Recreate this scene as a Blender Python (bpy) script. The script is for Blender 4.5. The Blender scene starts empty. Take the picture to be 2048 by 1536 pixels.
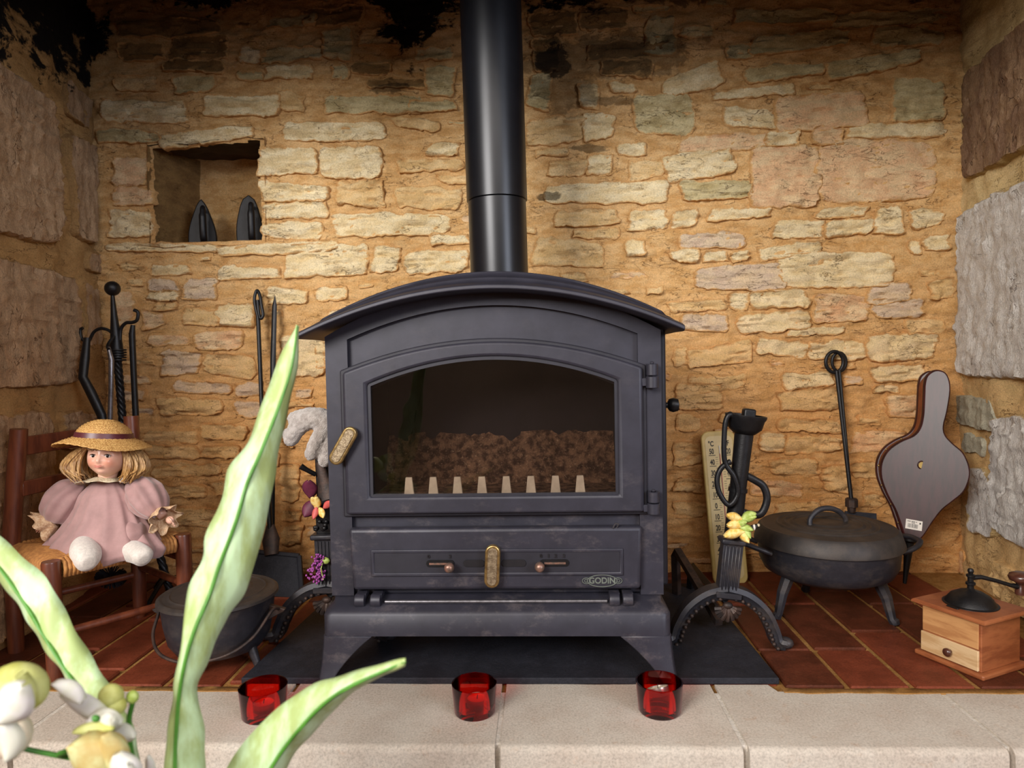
import bpy, bmesh, math, random
from math import sin, cos, pi, radians, sqrt, exp
from mathutils import Vector, Matrix, noise
random.seed(7)
S = bpy.context.scene
COL = S.collection
# ------------------------------------------------------------------ camera
FPX = 1350.0; HC = 0.637
RM = Matrix.Rotation(radians(2.6), 3, 'Z') @ Matrix.Rotation(pi/2+radians(-2.05), 3, 'X') @ Matrix.Rotation(radians(-1.1), 3, 'Z')
cam = bpy.data.objects.new('camera', bpy.data.cameras.new('camera'))
COL.objects.link(cam); S.camera = cam
cam.matrix_world = Matrix.Translation((0, 0, HC)) @ RM.to_4x4()
cam.data.sensor_width = 36; cam.data.lens = 36*FPX/2048
cam.data.clip_start = 0.02
cam.data.dof.use_dof = True; cam.data.dof.focus_distance = 1.5; cam.data.dof.aperture_fstop = 4.0
# ------------------------------------------------------------------ light
W = bpy.data.worlds.new('world'); S.world = W; W.use_nodes = True
W.node_tree.nodes['Background'].inputs[0].default_value = (0.55, 0.6, 0.8, 1)
W.node_tree.nodes['Background'].inputs[1].default_value = 0.3
def area(name, loc, target, sx, sy, power, col):
    l = bpy.data.lights.new(name, 'AREA'); l.shape = 'RECTANGLE'; l.size = sx; l.size_y = sy
    l.energy = power; l.color = col
    o = bpy.data.objects.new(name, l); COL.objects.link(o); o.location = loc
    o.rotation_euler = (Vector(target)-Vector(loc)).to_track_quat('-Z', 'Y').to_euler()
    return o
area('assumed_key_light', (-1.9, -1.9, 2.0), (0, 1.7, .5), 1.5, 1.3, 185, (1, .97, .93))  # assumed unseen front-left source, placed from how shadows fall; no window modelled
area('added_side_fill', (2.5, -1.7, 1.5), (-.3, 1.7, .5), 1.3, 1.3, 62, (.82, .88, 1))  # added unseen cool fill light from the right; no window is built there
area('overhead_fill', (0, -.9, 2.3), (0, .6, 0), 2.6, 1.6, 52, (1, .93, .85))  # unseen overhead fill, added to raise the ambient light
V = S.view_settings
V.view_transform = 'Standard'; V.look = 'None'; V.gamma = 1; V.exposure = 0.2; V.use_curve_mapping = False
S.cycles.max_bounces = 8 if hasattr(S, 'cycles') else 8
# ------------------------------------------------------------------ camera geometry (where a sight line meets a plane)
C0 = Vector((0, 0, HC))
def ray(px, py): return RM @ Vector(((px-1024)/FPX, -(py-768)/FPX, -1))
def P(px, py, Y):
    d = ray(px, py); return C0 + d*(Y/d.y)
def G(px, py, z=0):
    d = ray(px, py); return C0 + d*((z-HC)/d.z)
def PL(px, py, p0, n):
    d = ray(px, py); return C0 + d*((Vector(p0)-C0).dot(n)/d.dot(n))
# ------------------------------------------------------------------ materials
def srgb(h):
    if isinstance(h, str):
        c = [int(h[i:i+2], 16)/255 for i in (0, 2, 4)]
    else: c = h
    return tuple(((x+.055)/1.055)**2.4 if x > .04045 else x/12.92 for x in c)+(1,)
class NT:
    def __init__(s, m): s.t = m.node_tree; s.n = s.t.nodes; s.l = s.t.links
    def new(s, typ, **k):
        n = s.n.new(typ)
        for a, b in k.items(): setattr(n, a, b)
        return n
    def link(s, a, b): s.l.new(a, b)
    def pos(s, obj=False):
        if obj:
            return s.new('ShaderNodeTexCoord').outputs['Object']
        return s.new('ShaderNodeNewGeometry').outputs['Position']
    def mapping(s, src, scale):
        m = s.new('ShaderNodeMapping'); m.inputs['Scale'].default_value = scale; s.link(src, m.inputs[0]); return m.outputs[0]
    def noise(s, src, scale, detail=4, rough=.6, dist=0):
        n = s.new('ShaderNodeTexNoise'); n.inputs['Scale'].default_value = scale; n.inputs['Detail'].default_value = detail
        n.inputs['Roughness'].default_value = rough; n.inputs['Distortion'].default_value = dist
        s.link(src, n.inputs['Vector']); return n.outputs['Fac']
    def ramp(s, src, stops, mode='LINEAR'):
        r = s.new('ShaderNodeValToRGB'); e = r.color_ramp.elements; r.color_ramp.interpolation = mode
        while len(e) < len(stops): e.new(.5)
        for i, (p, c) in enumerate(stops):
            e[i].position = p; e[i].color = c if len(c) == 4 else tuple(c)+(1,)
        s.link(src, r.inputs[0]); return r.outputs[0]
    def math(s, op, a, b=None, clamp=False):
        m = s.new('ShaderNodeMath', operation=op, use_clamp=clamp)
        for i, v in enumerate((a, b)):
            if v is None: continue
            if isinstance(v, (int, float)): m.inputs[i].default_value = v
            else: s.link(v, m.inputs[i])
        return m.outputs[0]
    def mix(s, f, a, b, blend='MIX'):
        m = s.new('ShaderNodeMix', data_type='RGBA', blend_type=blend)
        for i, v in ((0, f), (6, a), (7, b)):
            if isinstance(v, (int, float)): m.inputs[i].default_value = v
            elif isinstance(v, tuple): m.inputs[i].default_value = v
            else: s.link(v, m.inputs[i])
        return m.outputs[2]
    def maprange(s, v, a, b, c=0., d=1.):
        m = s.new('ShaderNodeMapRange', interpolation_type='SMOOTHSTEP')
        for i, x in enumerate((v, a, b, c, d)):
            if isinstance(x, (int, float)): m.inputs[i].default_value = x
            else: s.link(x, m.inputs[i])
        return m.outputs[0]
def mat(name, col, rough=.6, metal=0., var=.12, vs=30., bump=0., bs=200., bdist=.002, sheen=0., coat=0., stretch=None, obj=False, col2=None, spec=.5, trans=0., sss=0.):
    m = bpy.data.materials.new(name); m.use_nodes = True; t = NT(m); b = t.n['Principled BSDF']
    src = t.pos(obj)
    if stretch: src = t.mapping(src, stretch)
    c = srgb(col); n = t.noise(src, vs, 5, .65)
    if col2: base = t.mix(t.maprange(n, .38, .62), c, srgb(col2))
    else:
        lo = tuple(x*(1-var*1.6) for x in c[:3])+(1,); hi = tuple(min(1, x*(1+var*1.6)) for x in c[:3])+(1,)
        base = t.ramp(n, [(.3, lo), (.7, hi)])
    t.link(base, b.inputs['Base Color'])
    b.inputs['Roughness'].default_value = rough; b.inputs['Metallic'].default_value = metal
    b.inputs['Specular IOR Level'].default_value = spec
    if coat: b.inputs['Coat Weight'].default_value = coat; b.inputs['Coat Roughness'].default_value = .15
    if sheen: b.inputs['Sheen Weight'].default_value = sheen
    if sss: b.inputs['Subsurface Weight'].default_value = sss; b.inputs['Subsurface Radius'].default_value = (.01, .006, .004)
    if bump:
        bp = t.new('ShaderNodeBump'); bp.inputs['Strength'].default_value = bump; bp.inputs['Distance'].default_value = bdist
        t.link(t.noise(src, bs, 4, .6), bp.inputs['Height']); t.link(bp.outputs[0], b.inputs['Normal'])
    return m
# soot on the masonry: burnt patches with a shape of their own (centre x,z and radii on the back wall)
def soot_mask(t, blobs, scale=12., amp=1.7):
    pos = t.pos(); sx = t.new('ShaderNodeSeparateXYZ'); t.link(pos, sx.inputs[0])
    nz = t.noise(t.mapping(pos, (1, 1, 1.6)), scale, 6, .68, .3)
    tot = None
    for (cx, cz, rx, rz, w) in blobs:
        a = t.math('DIVIDE', t.math('SUBTRACT', sx.outputs[0], cx), rx)
        c = t.math('DIVIDE', t.math('SUBTRACT', sx.outputs[2], cz), rz)
        d = t.math('SQRT', t.math('ADD', t.math('MULTIPLY', a, a), t.math('MULTIPLY', c, c)))
        v = t.math('ADD', d, t.math('MULTIPLY', t.math('SUBTRACT', nz, .5), -amp*2))
        f = t.math('MULTIPLY', t.maprange(v, 1.12, .8), w)
        tot = f if tot is None else t.math('MAXIMUM', tot, f)
    return tot
SOOT = []
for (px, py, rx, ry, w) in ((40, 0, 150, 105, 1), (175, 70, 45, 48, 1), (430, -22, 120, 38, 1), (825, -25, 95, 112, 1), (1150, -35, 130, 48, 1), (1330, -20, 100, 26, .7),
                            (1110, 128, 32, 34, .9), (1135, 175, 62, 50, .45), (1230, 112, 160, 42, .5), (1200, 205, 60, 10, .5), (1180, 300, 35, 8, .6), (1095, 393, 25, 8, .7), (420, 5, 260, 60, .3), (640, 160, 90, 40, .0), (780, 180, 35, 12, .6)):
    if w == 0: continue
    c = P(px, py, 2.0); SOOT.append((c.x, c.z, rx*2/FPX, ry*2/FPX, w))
def masonry(name, c1, c2, c3, grit=1., *_a, smear=None, **_k):
    return _masonry(name, c1, c2, c3, grit, *_a, smear=smear, **_k)
def _masonry(name, c1, c2, c3, grit=1., streak=0, soot=SOOT, vs=16, rough=.92, upd=True, smear=None, crack=False):
    m = bpy.data.materials.new(name); m.use_nodes = True; t = NT(m); b = t.n['Principled BSDF']
    pos = t.pos(); p2 = t.mapping(pos, (1, 1, 2.6)) if not streak else t.mapping(pos, streak)
    n1 = t.noise(p2, vs, 5, .6); n2 = t.noise(pos, 260, 3, .7); n3 = t.noise(p2, vs*3.3, 5, .7, .4)
    a = t.mix(t.maprange(n1, .36, .64), srgb(c1), srgb(c2))
    a = t.mix(t.maprange(n3, .56, .75, 0, .75), a, srgb(c3))
    a = t.mix(.55, a, t.ramp(n2, [(.25, (.35, .35, .35)), (.55, (1, 1, 1)), (.8, (1.35, 1.35, 1.35))]), 'MULTIPLY')
    cr_ = t.noise(t.mapping(pos, (1, 1, 3.2)) if not streak else p2, 13, 4, .55, .5)
    crk = t.math('MULTIPLY', t.maprange(t.math('ABSOLUTE', t.math('SUBTRACT', cr_, .5)), .011, .002), t.maprange(t.noise(pos, 8, 2), .46, .60), True)
    if upd or crack: a = t.mix(t.math('MULTIPLY', crk, .62), a, t.mix(1., a, srgb('6b4a2c'), 'MULTIPLY'))
    if smear:   # mortar washed over the edges of the stone
        at = t.new('ShaderNodeAttribute'); at.attribute_name = 'inner'
        e_ = t.math('ADD', at.outputs['Fac'], t.math('MULTIPLY', t.math('SUBTRACT', t.noise(p2, 30, 5, .7), .5), 1.7))
        mo = t.mix(.55, srgb(smear), t.ramp(n2, [(.25, (.35, .35, .35)), (.55, (1, 1, 1)), (.8, (1.35, 1.35, 1.35))]), 'MULTIPLY')
        a = t.mix(t.maprange(e_, .62, .22), a, mo)
    if upd:   # greenish lintel shade painted in towards the top of the chimney breast
        sx = t.new('ShaderNodeSeparateXYZ'); t.link(pos, sx.inputs[0])
        g = t.maprange(t.math('ADD', sx.outputs[2], t.math('MULTIPLY', t.math('SUBTRACT', n1, .5), .5)), 1.12, 1.60, 0, .85)
        a = t.mix(g, a, t.mix(.5, a, srgb('6a5a34'), 'MULTIPLY'))
        lo_ = t.maprange(t.math('ADD', sx.outputs[2], t.math('MULTIPLY', t.math('SUBTRACT', n1, .5), .9)), .95, .30, 0, .40)   # warm bounced light put into the colour low down
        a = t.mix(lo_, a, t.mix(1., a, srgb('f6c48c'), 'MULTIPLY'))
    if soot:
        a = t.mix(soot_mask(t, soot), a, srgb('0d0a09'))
    t.link(a, b.inputs['Base Color']); b.inputs['Roughness'].default_value = rough; b.inputs['Specular IOR Level'].default_value = .2
    bp = t.new('ShaderNodeBump'); bp.inputs['Strength'].default_value = .75; bp.inputs['Distance'].default_value = .004*grit
    h = t.math('ADD', t.math('MULTIPLY', n2, .25), t.noise(p2, vs*5, 6, .75))
    if upd or crack: h = t.math('SUBTRACT', h, t.math('MULTIPLY', crk, .9))
    t.link(h, bp.inputs['Height']); t.link(bp.outputs[0], b.inputs['Normal'])
    return m
M = {}
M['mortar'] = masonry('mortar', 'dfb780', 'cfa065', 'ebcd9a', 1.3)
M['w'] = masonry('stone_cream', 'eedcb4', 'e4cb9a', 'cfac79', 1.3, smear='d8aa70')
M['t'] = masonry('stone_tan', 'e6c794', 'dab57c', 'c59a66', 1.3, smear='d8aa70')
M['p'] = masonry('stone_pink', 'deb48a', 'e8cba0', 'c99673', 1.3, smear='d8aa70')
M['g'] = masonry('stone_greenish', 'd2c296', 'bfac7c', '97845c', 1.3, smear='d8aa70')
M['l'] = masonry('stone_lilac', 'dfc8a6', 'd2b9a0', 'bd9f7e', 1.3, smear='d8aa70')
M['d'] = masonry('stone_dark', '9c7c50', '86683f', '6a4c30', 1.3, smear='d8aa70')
LSOOT = [(-1.34, 1.70, .10, .16, 1), (-1.28, 1.62, .09, .17, 1), (-1.20, 1.52, .09, .16, 1)]
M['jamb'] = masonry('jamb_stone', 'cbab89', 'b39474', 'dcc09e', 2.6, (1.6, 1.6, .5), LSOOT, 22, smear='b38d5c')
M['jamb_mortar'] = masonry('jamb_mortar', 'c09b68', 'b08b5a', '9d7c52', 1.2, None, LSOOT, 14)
M['rwhite'] = masonry('pale_stone', 'e8e3dc', 'dcd6d0', 'c8c0b4', 2.0, (1.4, 1.4, .7), None, 30, upd=False, smear='cdb07c', crack=True)
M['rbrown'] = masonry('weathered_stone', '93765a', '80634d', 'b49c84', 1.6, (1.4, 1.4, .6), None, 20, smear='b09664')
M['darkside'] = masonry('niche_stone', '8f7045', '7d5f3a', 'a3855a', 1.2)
M['rgrey'] = masonry('grey_stone', 'b9b39e', 'aba692', 'cbc4ac', 1.2, None, None, 20, upd=False)
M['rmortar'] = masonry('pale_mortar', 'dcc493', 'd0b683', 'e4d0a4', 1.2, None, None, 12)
M['slab'] = masonry('hearth_stone', 'c3b9ac', 'bbaea0', 'b89f8a', .35, (1, 1, 1), None, 9, upd=False)
M['slabjoint'] = masonry('hearth_joint', 'e0d8cc', 'd0c6b8', 'b8a890', .8, (1, 1, 1), None, 30, upd=False)
M['tile'] = masonry('terracotta', '7c3c27', '6a321f', '4f2618', .35, (1, 1, 1), None, 18, .5, upd=False)
M['tile2'] = masonry('terracotta_dark', '5f2f1e', '4d2617', '6b3e2b', .35, (1, 1, 1), None, 18, .5, upd=False)
M['tilejoint'] = masonry('tile_joint', 'a87c46', '936833', 'b98c54', .8, (1, 1, 1), None, 30, upd=False)
M['iron'] = mat('cast_iron', '2c2b31', .46, .25, .16, 40, .22, 700, .0006)
M['stove'] = mat('stove_enamel', '302f39', .47, .2, .12, 22, .18, 900, .0005)
def dusty(m, col, lo, hi, amt, zc=.30):
    t = NT(m); b = t.n['Principled BSDF']; old = b.inputs['Base Color'].links[0].from_socket; pos = t.pos(); sx = t.new('ShaderNodeSeparateXYZ'); t.link(pos, sx.inputs[0])
    f = t.math('MULTIPLY', t.maprange(t.noise(t.mapping(pos, (1, 1, 1.6)), 14, 6, .75), lo, hi, 0, amt), t.maprange(sx.outputs[2], zc+.22, zc-.1, .15, 1))
    t.link(t.mix(f, old, srgb(col)), b.inputs['Base Color'])
dusty(M['stove'], '6d6464', .50, .72, .5)
dusty(M['iron'], '544a44', .45, .7, .6, .6)
M['lidiron'] = mat('rusty_lid_iron', '2f2a28', .55, .2, .2, 30, .3, 500, .0008, col2='3d3530')
M['stove2'] = mat('stove_recess', '2a2931', .5, .2, .12, 22, .18, 900, .0005)
M['pipe'] = mat('flue_steel', '17181d', .33, .3, .1, 20, .05, 700, .0004)
M['black'] = mat('forged_black', '1b1a1c', .42, .4, .2, 60, .35, 300, .001)
M['rust'] = mat('rusty_iron', '2f2725', .55, .4, .3, 40, .4, 260, .001, col2='47352d')
M['brass'] = mat('aged_brass', 'b79a63', .32, .85, .2, 80, .25, 500, .0005, col2='8f7750')
M['brassplate'] = mat('hammered_brass', 'a8967a', .42, .7, .2, 160, .6, 500, .001, col2='7e6c55')
M['copper'] = mat('tarnished_copper', 'a07868', .4, .6, .2, 120, .2, 400, .0005, col2='77675c')
M['steel'] = mat('worn_steel', '77757a', .35, .8, .2, 80, .3, 300, .0005)
M['badge'] = mat('badge_metal', '7d857c', .4, .4, .1, 80)
M['slate'] = masonry('slate', '2c2c33', '25252b', '3a3a40', .5, (1, 1, 1), None, 30, .6, upd=False)
M['chair'] = mat('chair_wood', '6d3822', .38, 0, .2, 18, .12, 60, .001, stretch=(3, 3, .5), coat=.2, col2='55291a')
M['rush'] = mat('rush_cord', 'c08648', .75, 0, .2, 90, .5, 240, .001, col2='a06a38')
M['grinder'] = mat('grinder_wood', '9d5d38', .42, 0, .2, 14, .1, 80, .0006, stretch=(1, 1, 5), col2='84482a')
M['grinderlight'] = mat('pale_wood', 'c99662', .5, 0, .2, 10, .15, 90, .0006, stretch=(1, 1, 7), col2='b07a4c')
M['drawer'] = mat('drawer_wood', 'd6b78c', .5, 0, .2, 10, .15, 90, .0006, stretch=(1, 1, 7), col2='c09a6c')
M['knobwood'] = mat('dark_knob_wood', '4b2a20', .3, 0, .2, 40, coat=.4)
M['bellows'] = mat('bellows_wood', '3e1c1b', .34, 0, .15, 12, .06, 60, .0006, stretch=(6, 6, .7), coat=.0, spec=.3, col2='2f1513')
M['leather'] = mat('bellows_leather', '7a3c1d', .5, 0, .2, 40, .3, 120, .001)
M['paper'] = mat('paper', 'dcd4cb', .7, 0, .03)
M['ink'] = mat('ink', '17130f', .6, 0, .02)
M['red'] = mat('red_ink', 'b23a28', .6, 0, .02)
M['board'] = mat('thermometer_board', 'c9ad6a', .5, 0, .1, 30)
M['board2'] = mat('thermometer_scale', 'd8c08c', .5, 0, .06, 30)
M['dress'] = mat('dress_cloth', 'a27d7a', .7, 0, .1, 30, .25, 500, .0006, sheen=.5)
M['porcelain'] = mat('porcelain', 'e3b39c', .28, 0, .02, 10, sss=.2)
M['lace'] = mat('lace', 'd8bb98', .8, 0, .3, 220, .8, 300, .001, col2='b9906c')
M['lacepale'] = mat('pale_lace', 'd9cfb4', .8, 0, .3, 260, .8, 300, .001, col2='b8a888')
M['hair'] = mat('doll_hair', 'c39a62', .34, 0, .3, 60, .9, 80, .002, stretch=(5, 5, .5), obj=False, col2='8d6334')
M['straw'] = mat('straw', 'dcb06c', .6, 0, .25, 420, 1., 420, .002, col2='a87538')
M['ribbon'] = mat('ribbon', '54232a', .4, 0, .1, 40)
M['sock'] = mat('sock_knit', 'd7cec5', .85, 0, .1, 200, .6, 500, .001, sheen=.4)
M['eye'] = mat('eye_dark', '1e130f', .08, 0, .02)
M['eyewhite'] = mat('eye_white', 'ddd6d0', .15, 0, .02)
M['lip'] = mat('doll_lip', 'c4786a', .35, 0, .03)
M['brow'] = mat('doll_brow', 'a8785c', .6, 0, .03)
M['glove'] = mat('glove_wool', 'c9bfb8', .95, 0, .25, 90, 1., 420, .004, sheen=.7, col2='a89c94')
M['leaf'] = mat('leaf_green', 'a7ba76', .5, 0, .16, 26, .25, 60, .001, stretch=(1, 1, .3), col2='c6e2b4', sss=.0)
M['midrib'] = mat('leaf_midrib', '4f8a2e', .5, 0, .1, 30)
M['petal'] = mat('petal_white', 'dcdccb', .6, 0, .08, 30, col2='e6e2e0')
M['petalyellow'] = mat('petal_yellow', 'cdd088', .6, 0, .12, 20, col2='b3b45a')
M['petalbeige'] = mat('petal_beige', 'bda566', .6, 0, .15, 24, col2='cfd29a')
M['petalpink'] = mat('petal_blush', 'e3cdb4', .6, 0, .12, 20, col2='ece2cc')
M['stem'] = mat('stem_green', '3f7a28', .5, 0, .15, 30)
M['wax'] = mat('wax', 'dccfb4', .5, 0, .03, 10, sss=.3)
M['alu'] = mat('tealight_cup', 'b0a8a0', .3, .9, .03)
M['purple'] = mat('purple_blossom', 'b25cb0', .6, 0, .3, 300, col2='8e3a86')
M['yelflower'] = mat('yellow_flower', 'e8b956', .55, 0, .2, 120, col2='f0d890')
M['greenflower'] = mat('green_flower', '97ab48', .55, 0, .2, 120, col2='b7c874')
M['pinkflower'] = mat('pink_flower', 'c95a55', .55, 0, .1, 90)
M['wine'] = mat('wine_cloth', '5c2038', .6, 0, .2, 60)
M['ash'] = masonry('burnt_firebrick', '8f7058', '453228', 'e0c4a4', 2.5, (1, 1, 1), None, 60, upd=False)
M['firebox'] = mat('firebox_black', '171216', .9, 0, .2, 30)
M['vase'] = mat('vase_glaze', '8f9a86', .25, 0, .05)
M['room'] = mat('room_plaster', '8c7a68', .9, 0, .1, 3)
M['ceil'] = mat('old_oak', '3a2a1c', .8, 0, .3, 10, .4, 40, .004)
M['teeth'] = mat('grate_teeth', 'd2c8b2', .6, .0, .12, 40)
def glassmat(name, tint, gloss, rough=.02, refl=(1, 1, 1, 1), ior=1.5):
    m = bpy.data.materials.new(name); m.use_nodes = True; t = NT(m); t.n.remove(t.n['Principled BSDF'])
    tr = t.new('ShaderNodeBsdfTransparent'); tr.inputs[0].default_value = tint
    gl = t.new('ShaderNodeBsdfGlossy'); gl.inputs['Roughness'].default_value = rough; gl.inputs[0].default_value = refl
    fr = t.new('ShaderNodeFresnel'); fr.inputs[0].default_value = ior
    mx = t.new('ShaderNodeMixShader'); t.link(t.math('MULTIPLY', fr.outputs[0], gloss, True), mx.inputs[0]); t.link(tr.outputs[0], mx.inputs[1]); t.link(gl.outputs[0], mx.inputs[2])
    t.link(mx.outputs[0], t.n['Material Output'].inputs[0]); return m
M['glass'] = glassmat('stove_glass', (.86, .82, .80, 1), 1.0)
M['redglass'] = glassmat('red_glass', (.95, .12, .08, 1), 1.2, .04, (1, .75, .8, 1))
# ------------------------------------------------------------------ objects
def new(name, me=None, parent=None, loc=(0, 0, 0)):
    o = bpy.data.objects.new(name, me); COL.objects.link(o); o.location = loc
    if parent: o.parent = parent
    return o
def thing(name, label, cat, loc=(0, 0, 0), rz=0, group=None):
    o = new(name, None, None, loc); o.rotation_euler = (0, 0, rz); o.empty_display_size = .05
    o['label'] = label; o['category'] = cat
    if group: o['group'] = group
    return o
def tag(o, label, cat, group=None):
    o['label'] = label; o['category'] = cat
    if group: o['group'] = group
    return o
class MB:
    """collects shapes for ONE mesh object"""
    def __init__(s): s.v = []; s.f = []
    def add(s, v, f, M4=None):
        k = len(s.v); s.v += [(M4 @ Vector(p)) if M4 else Vector(p) for p in v]; s.f += [tuple(i+k for i in q) for q in f]; return s
    def box(s, x0, x1, y0, y1, z0, z1, M4=None):
        v = [(x, y, z) for x in (x0, x1) for y in (y0, y1) for z in (z0, z1)]
        return s.add(v, [(0, 1, 3, 2), (4, 6, 7, 5), (0, 4, 5, 1), (2, 3, 7, 6), (0, 2, 6, 4), (1, 5, 7, 3)], M4)
    def prism(s, poly, y0, y1, M4=None):     # poly of (x,z), extruded in y
        n = len(poly); v = [(x, y0, z) for x, z in poly]+[(x, y1, z) for x, z in poly]
        return s.add(v, [tuple(range(n)), tuple(range(2*n-1, n-1, -1))]+[(i, i+n, (i+1) % n+n, (i+1) % n) for i in range(n)], M4)
    def ring(s, a, b, y0, y1, M4=None):      # frame between outline a (outer) and b (inner)
        n = len(a); v = [(x, y, z) for y in (y0, y1) for q in (a, b) for x, z in q]
        f = []
        for i in range(n):
            j = (i+1) % n
            f += [(i, j, n+j, n+i), (2*n+i, 3*n+i, 3*n+j, 2*n+j), (i, 2*n+i, 2*n+j, j), (n+i, n+j, 3*n+j, 3*n+i)]
        return s.add(v, f, M4)
    def loft(s, rings, close=True, cap=True, M4=None):
        n = len(rings[0]); v = [p for r in rings for p in r]; f = []
        for k in range(len(rings)-1):
            for i in range(n if close else n-1):
                j = (i+1) % n; f.append((k*n+i, k*n+j, (k+1)*n+j, (k+1)*n+i))
        if cap and close: f.append(tuple(range(n-1, -1, -1))); f.append(tuple((len(rings)-1)*n+i for i in range(n)))
        return s.add(v, f, M4)
    def lathe(s, prof, n=32, M4=None, c=(0, 0, 0), cap=True, sx=1, sy=1):   # (r,z)
        return s.loft([[(c[0]+r*cos(2*pi*i/n)*sx, c[1]+r*sin(2*pi*i/n)*sy, c[2]+z) for i in range(n)] for r, z in prof], True, cap, M4)
    def tube(s, pts, r, n=8, closed=False, M4=None, flat=1., up=None, twist=0.):
        pts = [Vector(p) for p in pts]; m = len(pts); R = r if isinstance(r, (list, tuple)) else [r]*m
        rings = []; u = None
        for i in range(m):
            a = pts[(i+1) % m] if (closed or i < m-1) else pts[i]; b = pts[i-1] if (closed or i > 0) else pts[i]
            t = (a-b).normalized()
            if u is None:
                u = Vector(up) if up else (Vector((0, 0, 1)) if abs(t.z) < .9 else Vector((0, 1, 0)))
            u = (u - t*u.dot(t)).normalized(); w = t.cross(u)
            rings.append([pts[i]+(w*cos(2*pi*k/n+twist*i)+u*sin(2*pi*k/n+twist*i)*flat)*R[i] for k in range(n)])
        if closed: rings.append(rings[0])
        return s.loft(rings, True, not closed, M4)
    def ball(s, c, r, n=16, M4=None, rot=None):
        r = r if isinstance(r, (tuple, list)) else (r, r, r)
        X = Matrix.Translation(c) @ (rot.to_4x4() if rot else Matrix()) ; X = (M4 @ X) if M4 else X
        m = n//2; v = [(0, 0, -r[2])]+[(r[0]*cos(2*pi*i/n)*sin(pi*k/m), r[1]*sin(2*pi*i/n)*sin(pi*k/m), -r[2]*cos(pi*k/m)) for k in range(1, m) for i in range(n)]+[(0, 0, r[2])]
        f = [(0, 1+(i+1) % n, 1+i) for i in range(n)]
        for k in range(m-2):
            for i in range(n):
                j = (i+1) % n; f.append((1+k*n+i, 1+k*n+j, 1+(k+1)*n+j, 1+(k+1)*n+i))
        L = len(v)-1; f += [(L, 1+(m-2)*n+i, 1+(m-2)*n+(i+1) % n) for i in range(n)]
        return s.add(v, f, X)
    def build(s, name, m, parent=None, smooth=35, bevel=0, seg=2, sub=0, loc=None, fix=True):
        me = bpy.data.meshes.new(name)
        vs = s.v
        if loc: L = Vector(loc); vs = [v-L for v in vs]
        me.from_pydata([tuple(v) for v in vs], [], s.f)
        if fix:
            bm = bmesh.new(); bm.from_mesh(me); bmesh.ops.remove_doubles(bm, verts=bm.verts, dist=1e-6); bmesh.ops.recalc_face_normals(bm, faces=bm.faces); bm.to_mesh(me); bm.free()
        me.materials.append(M[m] if isinstance(m, str) else m)
        o = new(name, me, parent, loc or (0, 0, 0))
        if bevel:
            b = o.modifiers.new('bevel', 'BEVEL'); b.width = bevel; b.segments = seg; b.limit_method = 'ANGLE'; b.angle_limit = radians(40)
        if sub: o.modifiers.new('sub', 'SUBSURF').levels = sub; o.modifiers['sub'].render_levels = sub
        if smooth:
            me.polygons.foreach_set('use_smooth', [True]*len(me.polygons))
            if smooth < 180: me.set_sharp_from_angle(angle=radians(smooth))
        return o
def structure(o): o['kind'] = 'structure'; return o
def bez(pts, n=8):   # Catmull-Rom through points
    P_ = [Vector(p) for p in pts]; out = []
    for i in range(len(P_)-1):
        a = P_[max(i-1, 0)]; b = P_[i]; c = P_[i+1]; d = P_[min(i+2, len(P_)-1)]
        for k in range(n):
            t = k/n; out.append(.5*((2*b)+(c-a)*t+(2*a-5*b+4*c-d)*t*t+(3*b-a-3*c+d)*t**3))
    out.append(P_[-1]); return out
def text(body, size, m, parent, M4, name='lettering', ext=.0003, bold=0., sx=1.):
    cu = bpy.data.curves.new(name, 'FONT'); cu.body = body; cu.size = size; cu.extrude = ext; cu.align_x = 'CENTER'; cu.align_y = 'CENTER'; cu.offset = bold
    o = bpy.data.objects.new(name, cu); COL.objects.link(o)
    bpy.context.view_layer.update()
    me = bpy.data.meshes.new_from_object(o.evaluated_get(bpy.context.evaluated_depsgraph_get()))
    bpy.data.objects.remove(o); me.transform(M4 @ Matrix.Diagonal((sx, 1, 1, 1))); me.materials.clear(); me.materials.append(M[m])
    return new(name, me, parent)
def copytree(o, parent=None):
    c = o.copy(); COL.objects.link(c); c.parent = parent
    for ch in list(o.children): copytree(ch, c)
    return c
def fbm(p, o=3):
    return noise.fractal(Vector(p), 1.0, 2.0, o)
# ================================================================== THE SETTING
WY = 2.0
# niche outline (back wall plane) in wall coordinates
nA = P(306, 300, WY); nB = P(515, 283, WY); nC = P(527, 484, WY); nD = P(312, 486, WY)
def in_niche(x, z, m=0.):
    if x < nA.x-m or x > nB.x+.008+m or z < nD.z-m: return False
    tz = nA.z+(nB.z-nA.z)*(x-nA.x)/(nB.x-nA.x); return z < tz+m
def step(v, a, b): v = max(0, min(1, (v-a)/(b-a))); return v*v*(3-2*v)
def wall_relief(x, z):
    q = fbm((x*5+2, 11, z*30), 4)
    return .010*fbm((x*5, 7, z*7), 4)+.003*fbm((x*30, 3, z*38), 3)+.0075*step(q, .08, .13)+.005*step(-q, .14, .18)
def back_wall():
    nx, nz = 400, 288; x0, x1, z0, z1 = -1.42, 1.3, -.03, 1.95
    mb = MB(); v = []; f = []
    for j in range(nz+1):
        for i in range(nx+1):
            x = x0+(x1-x0)*i/nx; z = z0+(z1-z0)*j/nz
            if x > 1.10: curve = (x-1.10)
            else: curve = 0
            y = WY-wall_relief(x, z)-(curve*.25)**1.0*.3
            v.append((x, y, z))
    for j in range(nz):
        for i in range(nx):
            x = x0+(x1-x0)*(i+.5)/nx; z = z0+(z1-z0)*(j+.5)/nz
            if in_niche(x, z): continue
            a = j*(nx+1)+i; f.append((a, a+1, a+nx+2, a+nx+1))
    mb.add(v, f); o = mb.build('wall_back', 'mortar', None, 180, fix=False); return structure(o)
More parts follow.
